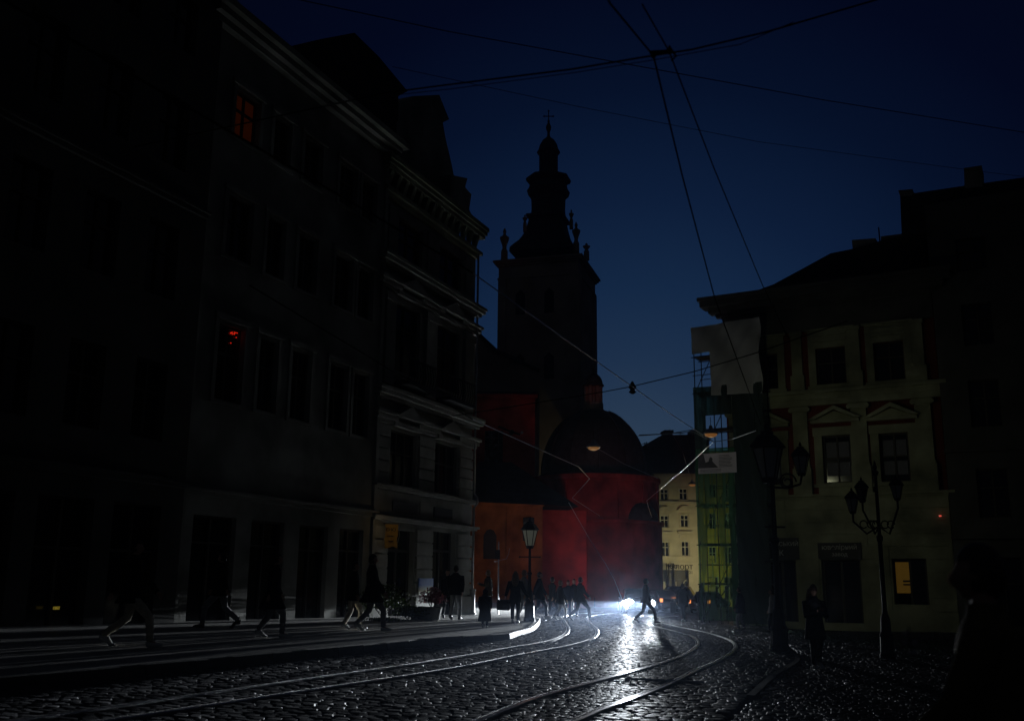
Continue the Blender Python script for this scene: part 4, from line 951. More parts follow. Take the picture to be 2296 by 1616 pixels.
m.add(vs, fs); o = m.build('tarpaulin', 'tarp'); tag(o, 'pale grey tarpaulin tied round the top of the scaffolding', 'tarpaulin')
# printed banner
b0, z0 = fz(FR, 1566, 1062, sb+.25); b1, z1 = fz(FR, 1650, 1013, sb+.25)
mb = MB(); mb.box(FR, b0, b1, sb+.22, sb+.25, z0, z1); o = mb.build('banner', 'banner'); tag(o, 'pale printed banner with a dark figure tied to the scaffold net', 'banner')
W_ = b1-b0; H_ = z1-z0
mb = MB(); mb.prism(FR, [(b0, z0+H_*.27), (b0+W_*.53, z0+H_*.27), (b0+W_*.46, z0+H_*.42), (b0+W_*.38, z0+H_*.6), (b0+W_*.385, z0+H_*.74), (b0+W_*.34, z0+H_*.83), (b0+W_*.3, z0+H_*.76), (b0+W_*.28, z0+H_*.6), (b0+W_*.2, z0+H_*.55), (b0+W_*.15, z0+H_*.98), (b0, z0+H_*.98)], sb+.252, sb+.258)
mb.build('printed_figure', 'bannerp', o)
mb = MB()
for k in range(9): mb.box(FR, b0+W_*.55, b1-.15-.2*random.random(), sb+.252, sb+.256, z0+H_*(.3+.07*k), z0+H_*(.3+.07*k)+.025)
for k in range(3): mb.box(FR, b0+.1, b0+W_*.6, sb+.252, sb+.256, z0+H_*(.06+.06*k), z0+H_*(.06+.06*k)+.02)
mb.build('printed_text', 'bannerp', o)
# warm lantern burning low behind the net
q = at(1650, 1345, 56.5)
lw = thing('work_lamp', 'bright orange work lamp low behind the scaffold netting', 'lamp', (q.x, q.y, g(q.x)))
MB().box(WF, q.x-.12, q.x+.12, q.y-.02, q.y+.06, q.z-.35, q.z+.45).build('lamp_glass', 'warm', lw)
mb = MB(); mb.box(WF, q.x-.15, q.x+.15, q.y+.065, q.y+.12, q.z-.4, q.z+.5); mb.tube([(q.x, q.y+.1, g(q.x)), (q.x, q.y+.1, q.z-.38)], .03, 6); mb.lathe((q.x, q.y+.1, g(q.x)), [(.22, 0), (.2, .04), (.03, .06)], 10); mb.build('stand', 'iron', lw)
def light(kind, loc, col, power, parent=None, size=.1, **kw):
    d = bpy.data.lights.new(kind.lower()+'_light', kind); d.color = col; d.energy = power
    if kind == 'SPOT': d.spot_size = kw.get('ang', R(90)); d.spot_blend = kw.get('blend', .6); d.shadow_soft_size = size
    elif kind == 'POINT': d.shadow_soft_size = size
    o = bpy.data.objects.new(kind.lower()+'_light', d); COL.objects.link(o); o.location = loc
    if 'to' in kw: o.rotation_euler = (Vector(kw['to'])-Vector(loc)).to_track_quat('-Z', 'Y').to_euler()
    return o
lq = at(1668, 1300, 84)
light('SPOT', (lq.x, lq.y, 1.8), (1, .86, .42), 3000, size=.25, ang=R(96), blend=1, to=(lq.x-1.6, lq.y+13, .3))  # added spot with no visible lamp, lights the yellow houses
light('POINT', (q.x-.2, q.y+.5, q.z+.3), (1, .62, .12), 6, size=.15)

hs_ = at(877, 1200, 36.2); light('POINT', (hs_.x+.25, hs_.y-.9, hs_.z+.25), (1, .72, .36), 1.1, size=.05)  # warm fill added by the hanging sign, no lamp built
# ============================================================ CARS
def car(name, label, L_=4.3, Wd=1.76, H=1.48, paint='carp', lights=0, seed=0):
    """local: nose toward -Y, origin on the ground at the centre"""
    t = thing(name, label, 'car', (0, 0, 0))
    hl = L_/2
    def loft(secs):  # sections along y: (y, halfwidth bottom, halfwidth top, z0, z1)
        vs = []
        for y, wb, wm, wt, z0, zm, z1 in secs:
            vs += [(-wb, y, z0), (-wm, y, zm), (-wt, y, z1), (wt, y, z1), (wm, y, zm), (wb, y, z0)]
        n = len(secs); fs = [(i*6+k, i*6+(k+1) % 6, (i+1)*6+(k+1) % 6, (i+1)*6+k) for i in range(n-1) for k in range(6)]
        fs += [(5, 4, 3, 2, 1, 0), tuple(range((n-1)*6, n*6))]
        return MB().add(vs, fs)
    w = Wd/2
    b = loft([(-hl, w*.72, w*.78, w*.7, .32, .5, .6), (-hl+.12, w*.86, w*.92, w*.82, .22, .55, .74), (-hl+.6, w*.95, w*.99, w*.88, .2, .62, .86), (-hl+1.25, w*.97, w, w*.9, .2, .66, .96), (0, w*.97, w, w*.92, .2, .68, .98), (hl-.9, w*.97, w, w*.92, .2, .7, 1.0), (hl-.25, w*.93, w*.97, w*.88, .24, .7, 1.0), (hl-.02, w*.82, w*.88, w*.8, .34, .68, .92)])
    body = b.build('body', paint, t, smooth=False)
    cab = loft([(-hl+1.15, w*.86, w*.86, w*.86, .93, .94, .95), (-hl+1.75, w*.87, w*.82, w*.7, .93, 1.15, H-.05), (-.1, w*.88, w*.84, w*.7, .93, 1.2, H), (hl-1.2, w*.88, w*.82, w*.68, .93, 1.2, H-.04), (hl-.45, w*.84, w*.8, w*.74, .93, .98, 1.02)])
    cab.build('cabin', paint, t)
    g1 = MB(); g1.add([(-w*.78, -hl+1.2, .985), (w*.78, -hl+1.2, .985), (w*.66, -hl+1.7, H-.1), (-w*.66, -hl+1.7, H-.1)], [(0, 1, 2, 3)]); g1.build('windscreen', 'glass', t)
    for v in t.children[-1].data.vertices: v.co.y -= .03; v.co.z += .02
    g2 = MB(); g2.add([(-w*.7, hl-.5, 1.06), (w*.7, hl-.5, 1.06), (w*.62, hl-1.1, H-.08), (-w*.62, hl-1.1, H-.08)], [(0, 1, 2, 3)]); g2.build('rear_window', 'glass', t)
    for v in t.children[-1].data.vertices: v.co.y += .03; v.co.z += .02
    for s_ in (-1, 1):
        m = MB(); m.add([(s_*(w*.885), -hl+1.45, 1.0), (s_*(w*.885), -.05, 1.0), (s_*(w*.75), -.05, H-.1), (s_*(w*.75), -hl+1.85, H-.12)], [(0, 1, 2, 3)]); m.add([(s_*(w*.885), .0, 1.0), (s_*(w*.885), hl-1.0, 1.0), (s_*(w*.75), hl-1.25, H-.12), (s_*(w*.75), .0, H-.1)], [(0, 1, 2, 3)])
        m.build('side_window', 'glass', t)
        m = MB(); m.ball((s_*(w+.1), -hl+1.5, 1.0), (.11, .07, .08), 8, 5); m.build('wing_mirror', paint, t)
        for y in (-hl+.82, hl-.85):
            m = MB(); c = (s_*(w-.1), y, .31); pts = []
            m.tube([(c[0]-s_*.1, y, .31), (c[0]+s_*.11, y, .31)], .31, 18); wh = m.build('wheel', 'tyre', t)
            m = MB(); m.tube([(c[0]+s_*.1, y, .31), (c[0]+s_*.125, y, .31)], [.21, .18], 14); m.build('rim', 'rim', wh)
        m = MB(); m.ball((s_*w*.72, -hl+.09, .62), (.31, .1, .25), 14, 8); m.build('headlight', ['glass', 'hl', 'hl2'][lights if lights < 3 else 0], t, smooth=True)  # lens enlarged to hold the glare around the lamp
        m = MB(); m.ball((s_*w*.72, -hl+.1, .36), (.13, .05, .12), 8, 5); m.build('fog_light', ['glass', 'hl', 'glass'][lights if lights < 3 else 0], t, smooth=True)  # lit version below the lens carries the glare lower
        m = MB(); m.box(WF, s_*w*.8-.08, s_*w*.8+.08, hl-.12, hl+.01, .68, .9); m.build('tail_light', 'tail' if lights == 3 else 'frame', t)
    m = MB(); m.box(WF, -.4, .4, -hl-.015, -hl+.05, .42, .56); m.build('grille', 'dark', t)
    m = MB(); m.box(WF, -.26, .26, -hl-.02, -hl-.005, .3, .41); m.build('number_plate', 'wframe', t)
    return t
def place(t, x, y, rz=0):
    t.location = (x, y, g(x)+.005); t.rotation_euler = (0, 0, rz)
hc = gp(1434, 1374.5)
YH = 61.0; pl = at(1407, 1348, YH); prr = at(1461, 1350, YH); hx = (pl.x+prr.x)/2
c1 = car('car', 'dark car with blazing white headlights facing the camera', lights=1)
place(c1, hx, YH+2.15, R(0)); hz = g(hx)+.62
c2 = car('car', 'dark car parked behind and right of the lit headlights with orange tail light', lights=3)
p = at(1478, 1345, 71); place(c2, p.x, 71, R(180+14))
c3 = car('car', 'dark van-like car standing in front of the sport shop window', H=1.85, L_=4.6, paint='carp')
p = at(1530, 1345, 84); place(c3, p.x, 84, R(70))
c4 = car('car', 'red brown parked car partly hidden by the walkers near the scaffold', paint='carp2', lights=3)
p = at(1590, 1345, 74); place(c4, p.x, 74, R(150))
for o in (c1, c2, c3, c4): o['group'] = 'cars standing in the street beyond the crossing'
for i, s_ in enumerate((-1, 1)):
    x = hx+s_*.63
    # flat dipped beam (wide, cut off above) plus the dim spill around it
    o = light('SPOT', (x, YH-.16, hz+.1), (.86, .93, 1), (3500, 1800)[i], ang=R(110), blend=1, size=.07, to=(x-3, YH-30, hz-.7)); o.scale = (1, .06, 1)
    o = light('SPOT', (x, YH-.17, hz+.1), (.86, .93, 1), (130000, 80000)[i], ang=R(54), blend=.9, size=.05, to=(x-18, YH-30, hz-.42)); o.scale = (1, .085, 1)
    light('SPOT', (x, YH-.16, hz+.04), (.86, .93, 1), (1700, 800)[i], ang=R(72), blend=1, size=.08, to=(x-12, YH-26, hz+4))
light('SPOT', (hx-.2, YH+4.7, .85), (1, .13, .1), 470, size=.3, ang=R(84), blend=1, to=(hx+.2, YH+18, 6.5))
light('POINT', (hx-.5, YH+4.7, .8), (1, .09, .05), 30, size=.3)
ql = at(1200, 1215, 66.5); light('POINT', tuple(ql), (1, .42, .14), 16, size=.05)  # added warm fill for the annex wall, no lamp built
light('POINT', (at(1500, 1345, 72).x, 69.4, .9), (1, .3, .08), 4, size=.2)

# ============================================================ STREET LAMPS, WIRES
def lantern_mesh(parent, c, s=1.0, m='iron', gm='lampglass', ornate=True):
    x, y, z = c
    mb = MB(); mb.lathe((x, y, z), [(.10*s, -.06*s), (.12*s, 0), (.13*s, .03*s)], 6)
    for k in range(6):
        a = k*math.pi/3; mb.tube([(x+.12*s*math.cos(a), y+.12*s*math.sin(a), z), (x+.24*s*math.cos(a), y+.24*s*math.sin(a), z+.5*s)], .012*s, 4)
    mb.lathe((x, y, z+.5*s), [(.25*s, 0), (.3*s, .02*s), (.27*s, .06*s), (.16*s, .2*s), (.1*s, .23*s), (.11*s, .27*s), (.03*s, .3*s), (.045*s, .34*s), (.01*s, .42*s)], 6)
    l = mb.build('lantern', m, parent)
    MB().lathe((x, y, z), [(.105*s, .02*s), (.225*s, .49*s)], 6).build('lantern_glass', gm, l)
def post(parent, x, y, z0, z1, r=.06, base=True):
    mb = MB()
    pr_ = [(r*3.3, 0), (r*3.4, .1), (r*2.9, .16), (r*2.7, .55), (r*3.0, .6), (r*2.2, .7), (r*2.0, 1.0), (r*1.7, 1.08), (r*1.2, 1.15), (r, 1.3), (r*.95, (z1-z0)*.62), (r*1.4, (z1-z0)*.63), (r*1.4, (z1-z0)*.65), (r*.8, (z1-z0)*.66), (r*.7, z1-z0-.08), (r*1.2, z1-z0-.05), (r*.8, z1-z0)]
    mb.lathe((x, y, z0), pr_, 12); return mb.build('post', 'iron', parent)
b = gp(1187, 1394, .1); t = thing('street_lamp', 'black cast iron lamp post with one pale lantern before the red church wall', 'street lamp', (b.x, b.y, g(b.x)+.12))
ztl = at(1187, 1225, b.y).z; zt_ = at(1187, 1158, b.y).z
post(t, b.x, b.y, g(b.x)+.12, ztl, .065); lantern_mesh(t, (b.x, b.y, ztl), (zt_-ztl)/.92, gm='lampglow')
mb = MB(); zbar = at(1187, 1248, b.y).z; mb.tube([(b.x-.38, b.y, zbar), (b.x+.38, b.y, zbar)], .022, 5); mb.ball((b.x-.38, b.y, zbar), .035, 6, 4); mb.ball((b.x+.38, b.y, zbar), .035, 6, 4); mb.build('ladder_bar', 'iron', t)
# twin-arm lamp on the right
X = lambda x, Y: at(x, 1200, Y).x
YA_ = 28; x0 = X(1737, YA_); t = thing('street_lamp', 'tall black lamp post with scrolled arm holding a dark lantern', 'street lamp', (x0, YA_, g(x0)))
zarm = at(1737, 1092, YA_).z; post(t, x0, YA_, g(x0), at(1737, 1075, YA_).z, .085)
lantern_mesh(t, (at(1724, 1075, YA_).x, YA_, at(1724, 1075, YA_).z), 1.75)
lx_, lz_ = at(1798, 1078, YA_).x, at(1798, 1062, YA_).z
lantern_mesh(t, (lx_, YA_, lz_), .98)
mb = MB(); cxx = at(1765, 1080, YA_)
mb.tube([(x0, YA_, zarm), (cxx.x, YA_, zarm-.02), (lx_-.05, YA_, at(1790, 1085, YA_).z), (lx_, YA_, lz_-.05)], .035, 6)
for r0, ph in ((.26, 0), (.15, 2)):
    mb.cut().tube([(cxx.x+r0*(1-k*.03)*math.cos(ph+k*.42), YA_, cxx.z+r0*(1-k*.03)*math.sin(ph+k*.42)) for k in range(18)], .025, 5)
for dx in (-.55, .6):
    mb.cut().tube([(x0, YA_, zarm-1.1), (x0+dx*.5, YA_, zarm-1.1)], .025, 5)
    mb.cut().tube([(x0, YA_, zarm-2.0), (x0+dx*.6, YA_, zarm-2.05)], .02, 5)
mb.build('scroll_arm', 'iron', t)
# many-armed lamp
YB = 27; x0 = X(1972, YB); t = thing('street_lamp', 'cluster lamp post with several small lanterns before the palace', 'street lamp', (x0, YB, g(x0)))
zb_ = at(1965, 1150, YB).z; post(t, x0, YB, g(x0), at(1955, 1060, YB).z, .06)
mb = MB()
for lxp, lyp in ((1912, 1148), (2012, 1118), (1948, 1120)):
    c = at(lxp, lyp, YB); lantern_mesh(t, (c.x, YB+(.5 if lxp == 1948 else 0), c.z), .72, 'iron', 'lampglass' if lxp != 1948 else 'glass')
    mb.cut().tube([(x0, YB, zb_-.35), ((x0+c.x)/2, YB, zb_-.55), (c.x, YB+(.5 if lxp == 1948 else 0), c.z-.25), (c.x, YB+(.5 if lxp == 1948 else 0), c.z-.04)], .028, 6)
    for k in range(2): mb.cut().tube([(x0+(c.x-x0)*(.3+.3*k)+.1*math.cos(q_*.5), YB, zb_-.3+.1*math.sin(q_*.5)) for q_ in range(12)], .016, 4)
c = at(1952, 1035, YB); mb.cut().lathe((x0, YB, at(1955, 1065, YB).z), [(.05, 0), (.1, .08), (.03, .15), (.06, .2), (.01, .4)], 8); mb.build('scroll_arm', 'iron', t)
# slim sign post on the left pavement
b = gp(1117, 1377, .12); b = at(1117, 1377, 44); b.z = g(b.x)+.12; t = thing('sign_post', 'thin galvanised post with a small plate before the orange annex wall', 'post', (b.x, b.y, b.z))
MB().tube([(b.x, b.y, b.z), (b.x-.02, b.y, at(1116, 1214, b.y).z)], .03, 8).build('pole', 'steel', t)
mb = MB(); zz_ = at(1116, 1240, b.y).z; mb.box(WF, b.x-.17, b.x+.05, b.y-.04, b.y-.03, zz_-.25, zz_+.15); mb.build('plate', 'dark', t)
mb = MB(); mb.tube([(b.x, b.y, at(1116, 1258, b.y).z), (b.x-.2, b.y, at(1116, 1258, b.y).z)], .015, 5); mb.tube([(b.x+.33, b.y, at(1116, 1252, b.y).z), (b.x+.42, b.y, at(1116, 1240, b.y).z), (b.x+.46, b.y, at(1116, 1228, b.y).z)], .014, 5); mb.tube([(b.x, b.y, at(1116, 1256, b.y).z), (b.x+.33, b.y, at(1116, 1252, b.y).z)], .008, 4); mb.build('hook', 'steel', t)

def wire(pts, lab, r=.011, m='wire', name='overhead_wire', grp='overhead tram wires', cat='cable'):
    P = [Vector(p) for p in pts]
    mb = MB(); mb.tube(P, r, 5); o = mb.build(name, m); return tag(o, lab, cat, grp)
HW = 5.6
Z = lambda x, y, z=HW: atz(x, y, z)
# contact wires
wire([Z(-200, -120, 6), Z(1060, 612)], 'near end of the long contact wire, coloured dark as unlit, over the left buildings', .014, 'wired')  # same wire continued in a darker material where no light reaches
a = [Z(1060, 612), Z(1250, 748), Z(1420, 868), Z(1510, 932), Z(1600, 990)]; 
wire(a+[Z(1530, 1055), Z(1450, 1122)]+[Z(1455, 1140), Z(1462, 1160)], 'bright contact wire crossing before the tower and bending back at the scaffold', .009)
wire([Z(560, 640, 5.8), Z(1060, 940)], 'end of the contact wire, coloured dark as unlit, across the ornate building', .012, 'wired')  # darker copy of the wire material paints this stretch as unlit
bw = [Z(1060, 940), Z(1180, 994), Z(1297, 1046), Z(1322, 1073), Z(1283, 1116), Z(1345, 1156)]
wire(bw, 'contact wire zigzagging before the red chapel wall', .012)
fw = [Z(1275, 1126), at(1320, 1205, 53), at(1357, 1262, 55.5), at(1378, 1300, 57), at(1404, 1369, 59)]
wire(fw, 'added wire standing in for the light streak slanting down towards the headlights', .016)  # streak of glare by the headlights modelled as an added wire
wire([Z(1300, -120, 6), Z(1368, 8, 6), Z(1465, 125, 6), Z(1530, 395, 5.8), Z(1603, 670), Z(1680, 880), Z(1706, 952)], 'thick dark wire dropping from the overhead junction to the palace roof', .009, 'wired')
wire([Z(1440, 10, 6), Z(1500, 115, 6), Z(1600, 375, 5.9), Z(1710, 640, 5.8), Z(1768, 760, 5.8)], 'second dark wire running from the junction to the right', .007, 'wired')
A = Z(1465, 125, 6.02); 
wire([Z(300, 330, 7.4), Z(870, 208, 6.8), Z(1000, 191, 6.5), Z(1280, 156, 6.1), A, Z(1550, 112, 6.1), Z(1720, 72, 6.3), Z(2000, -10, 6.8)], 'span wire sagging across the street through the junction', .009, 'wired')
wire([Z(880, 214, 6.7), Z(1010, 200, 6.4), Z(1290, 163, 6.0), Z(1465, 135, 5.95), Z(1660, 100, 6.1), Z(1780, 50, 6.3)], 'second strand of the span wire just below the first', .004, 'wired')
wire([Z(600, -15, 9), Z(1000, 70, 9), Z(1465, 155, 9), Z(1850, 225, 9.2), Z(2500, 330, 9.6)], 'thin high cable running from upper left to the right edge', .007, 'wired')
wire([Z(880, 150, 10), Z(1300, 240, 10), Z(1700, 318, 10.2), Z(2200, 385, 10.6), Z(2500, 420, 11)], 'thin cable crossing below the high one', .005, 'wired')
wire([Z(1000, 935, 6.2), Z(1355, 878, 6.1), Z(1418, 866, 6.05), Z(1556, 833, 6.1), Z(1700, 790, 6.2), Z(1900, 720, 6.6)], 'span wire with insulator between church dome and scaffold', .012, 'wired')
wire([Z(1430, 977), Z(1555, 968), Z(1600, 990), Z(1640, 985), Z(1695, 965)], 'lit guy wire passing the scaffold at roof level', .01)
wire([Z(1433, 975, 6), Z(1500, 972, 6), Z(1560, 962, 6)], 'thin wire over the sport shop chimneys', .012, 'wired')
wire([at(1336, 1003, 42), at(1400, 1040, 46), at(1475, 1072, 52)], 'faint cable leading from the pendant lamp to the right', .009)
wire([at(1500, 960, 60), at(1530, 1010, 66), at(1545, 1060, 74)], 'faint cable dropping before the sport shop roof', .01)
mb = MB(); j = Z(1465, 125, 6.0); j2 = Z(1500, 115, 6.0)
t = thing('wire_junction', 'dark clamp where the overhead wires cross near the top', 'clamp', tuple(j))
mb.tube([j+Vector((-.03, 0, .03)), j2+Vector((.03, 0, .0))], .016, 6); mb.ball(j, .026, 8, 5); mb.build('clamp_body', 'wired', t)
mb = MB(); mb.ball(j2, .03, 8, 5); mb.tube([j2+Vector((.0, 0, .05)), j2+Vector((.06, 0, -.05)), j2+Vector((.02, 0, -.09))], .01, 5); mb.build('insulator', 'wired', t)
q = Z(1418, 868, 6.0); mb = MB(); mb.lathe((q.x, q.y, q.z-.16), [(.03, 0), (.09, .04), (.05, .1), (.1, .16), (.05, .24), (.02, .3)], 8); tag(mb.build('insulator', 'iron'), 'small dark insulator on the span wire beside the bright contact wire', 'insulator')
q = Z(1140, 965, 5.9); t = thing('wire_insulator', 'insulator pair with one shiny white end before the dark choir', 'insulator', tuple(q))
mb = MB(); mb.tube([q+Vector((-.3, 0, .12)), q, q+Vector((.35, 0, -.12))], .03, 6); mb.ball(q+Vector((.1, 0, -.05)), .08, 8, 5); mb.build('body', 'iron', t); MB().ball(tuple(q+Vector((.4, -.02, -.06))), .045, 6, 4).build('cap', 'white', t)
def pendant(x, y, Y, lab, s=1.0, pw=0):
    c = at(x, y, Y); t = thing('pendant_street_lamp', lab, 'street lamp', tuple(c), 'lamps hung over the street')
    mb = MB(); mb.lathe(tuple(c), [(.3*s, 0), (.29*s, .05*s), (.2*s, .14*s), (.09*s, .2*s), (.07*s, .32*s), (.03*s, .36*s)], 14); mb.build('lamp_shade', 'steel', t)
    mb = MB(); mb.lathe(tuple(c), [(.26*s, .0), (.22*s, -.07*s), (.1*s, -.12*s)], 14); mb.build('lamp_bowl', 'pend', t)
    mb = MB(); mb.tube([c+Vector((0, 0, .36*s)), c+Vector((0, 0, .7*s))], .012, 4); mb.build('hanger', 'iron', t)
    if pw < 0: light('SPOT', (c.x, c.y, c.z-.2), (.97, 1, .62), -pw, size=.2, ang=R(140), blend=.9, to=(14.5, 48.5, 6.5))  # added fill aimed at the palace facade from the hanging lamp
    if pw > 0: light('POINT', (c.x, c.y, c.z-.35), (1, .88, .58), pw, size=.25)  # added warm fill placed under the hanging lamp
    return t
pendant(1331, 1003, 42, 'pendant lamp glowing faint orange before the chapel dome', 1.0, 7)
pendant(1594, 973, 40, 'pendant lamp glowing faint orange before the scaffold', 1.0, -115)
pendant(1552, 1086, 72, 'small pendant lamp before the sport shop facade', 1.0)
# low red-white barriers far left of the headlight, bin, block near right walkers
for x, y, lab in ((1325, 1345, 'small red topped barrier post left of the headlights'),):
    p = at(x, y, 60); t = thing('barrier', lab, 'barrier', (p.x, p.y, g(p.x)))
    mb = MB(); mb.tube([(p.x-.22, p.y, g(p.x)), (p.x-.22, p.y, g(p.x)+1.0)], .025, 5); mb.tube([(p.x+.22, p.y, g(p.x)), (p.x+.22, p.y, g(p.x)+1.0)], .025, 5); mb.build('leg', 'iron', t)
    MB().box(WF, p.x-.28, p.x+.28, p.y-.03, p.y+.03, g(p.x)+.86, g(p.x)+1.02).build('board', 'church', t)
p = gp(1606, 1388); t = thing('concrete_block', 'low dark concrete block beside the walkers near the scaffold', 'block', (p.x, p.y, g(p.x)))
mb = MB(); mb.box(WF, p.x-.55, p.x+.5, p.y-.25, p.y+.3, g(p.x)-.02, g(p.x)+.6); mb.box(WF, p.x-.58, p.x+.53, p.y-.28, p.y+.33, g(p.x)+.6, g(p.x)+.66); mb.build('body', 'stone', t)
#%%PART4
# ============================================================ PEOPLE
def skin_mesh(verts, rad, edges, name, m, parent, sub=1):
    me = bpy.data.meshes.new('tmp'); me.from_pydata(verts, edges, []); o = bpy.data.objects.new('tmp', me); COL.objects.link(o)
    sk = o.modifiers.new('s', 'SKIN'); sk.use_smooth_shade = True; sk.branch_smoothing = .3
    d = me.skin_vertices[0].data
    for i, r in enumerate(rad): d[i].radius = (r, r) if not isinstance(r, tuple) else r; d[i].use_root = (i == 0)
    ss = o.modifiers.new('b', 'SUBSURF'); ss.levels = sub; ss.render_levels = sub
    bpy.context.view_layer.update()
    dm = bpy.data.meshes.new_from_object(o.evaluated_get(bpy.context.evaluated_depsgraph_get())); dm.name = name
    bpy.data.objects.remove(o); dm.materials.clear(); dm.materials.append(M[m])
    r = bpy.data.objects.new(name, dm); COL.objects.link(r); r.parent = parent; return r
def person(label, H=1.75, stride=.5, hem=.78, flare=.03, coat='black', legs='black', shoes='leather', hair='hair', long=False, hood=False, armL=None, armR=None, width=1.0, phase=1, lean=0.0, headturn=0, group=None, cap=None, bend=0):
    """local: feet on z=0, facing +Y"""
    t = thing('person', label, 'person', (0, 0, 0), group); k = H/1.75
    V = []; Rr = []; E_ = []
    def v(p, r, par=None):
        V.append((p[0]*k, p[1]*k, p[2]*k)); Rr.append(r*k if not isinstance(r, tuple) else (r[0]*k, r[1]*k)); i = len(V)-1
        if par is not None: E_.append((par, i))
        return i
    ly = lambda z: lean*(z-.93)
    pel = v((0, 0, .93), (.13, .1)); sp = v((0, ly(1.12), 1.12), (.12, .09), pel); chs = v((0, ly(1.34), 1.34), (.15, .1), sp); nk = v((0, ly(1.47)+.0, 1.48), .055, chs)
    hb = v((0, ly(1.56)+.01, 1.56), .06, nk); hd = v((0, ly(1.63)+.01, 1.63), .055, hb)
    ht = headturn
    legj = []
    for s in (-1, 1):
        f = s*phase*stride*.5
        hip = (s*.09, 0, .88)
        if f >= 0: kn = (s*.095, f*.75+.06, .49); an = (s*.09, f*1.0, .085); toe = (s*.1, f+.15, .05)
        else: kn = (s*.095, f*.28+.02, .475); an = (s*.09, f*1.15, .13+abs(f)*.12); toe = (s*.1, f*1.15+.14, .035)
        a = v(hip, .085, pel); b = v(kn, .058, a); c = v(an, .038, b); v(toe, .034, c); legj.append((hip, kn, an, toe))
    armj = []
    for s, arm in ((-1, armL), (1, armR)):
        sh = (s*.18*width, ly(1.42), 1.41)
        f = -s*phase*stride*.35
        if arm is None: el = (s*.235*width, ly(1.15)+f*.5-.02, 1.14); wr_ = (s*.225*width, ly(.95)+f+.04, .9)
        else: el, wr_ = arm
        d = (Vector(wr_)-Vector(el)).normalized(); hp = Vector(wr_)+d*.05; pm = Vector(wr_)+d*.085
        a = v(sh, .06, chs); b = v(el, .042, a); c = v(wr_, .026, b); h = v(hp, (.03, .02), c)
        side = d.cross(Vector((0, 0, 1)) if abs(d.z) < .8 else Vector((0, 1, 0))).normalized(); cu = side.cross(d).normalized()
        side2 = cu
        for q in range(4):
            o_ = side2*((q-1.5)*.019); ln = (.062, .07, .066, .052)[q]
            p1 = hp+d*.04+o_; f1 = v(p1, .009, h); p2 = p1+d*ln*.55+side*(-s*.006); f2 = v(p2, .0085, f1); v(p2+d*ln*.42+side*(-s*.02), .007, f2)
        t1 = v(hp+side2*.035*(1)+d*.005, .011, h); v(hp+side2*.055+d*.04, .009, t1)
        armj.append((sh, el, wr_, tuple(hp+d*.06)))
    bo = skin_mesh(V, Rr, E_, 'body', 'skin', t)
    # head: skull, jaw, brow, nose and ears in one surface added to the body mesh
    hv, hf, nu, nv_ = [], [], 20, 14
    for i in range(nv_+1):
        th_ = math.pi*(.01+.98*i/nv_); zz_ = -math.cos(th_); rr_ = math.sin(th_)
        for j in range(nu):
            ph_ = 2*math.pi*j/nu; x_, y_ = rr_*math.sin(ph_), rr_*math.cos(ph_)
            jaw = 1-.28*max(0, -zz_-.1); xx_ = .074*x_*jaw; yy_ = .094*y_+(.012 if y_ > 0 and zz_ < 0 else 0)*y_; zq = .118*zz_
            if y_ > .75 and -.45 < zz_ < .12: yy_ += .022*max(0, 1-abs(x_)*5)*(1-abs(zz_+.22)*2)
            if y_ > .6 and .1 < zz_ < .3: yy_ += .004
            if abs(x_) > .93 and -.3 < zz_ < .2: xx_ *= 1.16
            if y_ > .6 and zz_ < -.75: yy_ += .008
            c_, s_ = math.cos(ht), math.sin(ht)
            hv.append(((xx_*c_+yy_*s_)*k, (ly(1.65)+.018-xx_*s_+yy_*c_)*k, (1.648+zq)*k))
    for i in range(nv_):
        for j in range(nu): hf.append((i*nu+j, i*nu+(j+1) % nu, (i+1)*nu+(j+1) % nu, (i+1)*nu+j))
    bv = [tuple(q.co) for q in bo.data.vertices]; bf = [tuple(q.vertices) for q in bo.data.polygons]; n0 = len(bv)
    me_ = bpy.data.meshes.new('body'); me_.from_pydata(bv+hv, [], bf+[tuple(q+n0 for q in f_) for f_ in hf]+[tuple(n0+nv_*nu+j for j in range(nu))]); me_.materials.append(M['skin'])
    me_.polygons.foreach_set('use_smooth', [True]*len(me_.polygons)); bo.data = me_
    S_ = lambda p: Vector((p[0]*k, p[1]*k, p[2]*k))
    # eyes
    mb = MB()
    for s in (-1, 1):
        e = (s*.028*math.cos(ht)+.1*math.sin(ht), ly(1.65)+.02-s*.028*math.sin(ht)+.087*math.cos(ht), 1.655); mb.ball(S_(e), .009*k, 6, 4)
    mb.build('eyes', 'eye', t)
    # trousers
    mb = MB(); mb.rings([(0, 0, .83*k, .165*k, .115*k), (0, 0, .9*k, .175*k, .125*k), (0, ly(1.0), 1.02*k, .16*k, .115*k)], 12)
    for hip, kn, an, toe in legj:
        mid = [(hip[i]+kn[i])/2 for i in range(3)]; mid2 = [(an[i]+kn[i])/2 for i in range(3)]
        mb.tube([S_(hip), S_(mid), S_(kn), S_(mid2), S_((an[0], an[1], an[2]+.02))], [.102*k, .09*k, .07*k, .066*k, .056*k], 10)
    mb.build('trousers', legs, t, smooth=True)
    for hip, kn, an, toe in legj:
        mb = MB(); an_, to_ = Vector(an), Vector(toe); d = (to_-an_); d.z *= .3
        mb.tube([S_(an_+Vector((0, -.06, -.03))), S_(an_+Vector((0, -.03, -.025))), S_(an_+d*.5+Vector((0, 0, -.03))), S_(to_+Vector((0, .0, 0))), S_(to_+Vector((0, .06, -.005)))], [(.03*k, .04*k), (.042*k, .06*k), (.045*k, .045*k), (.048*k, .034*k), (.03*k, .018*k)], 9)
        sh_ = mb.build('shoe', shoes, t, smooth=True)
        zmin = min(v_.co.z for v_ in sh_.data.vertices)
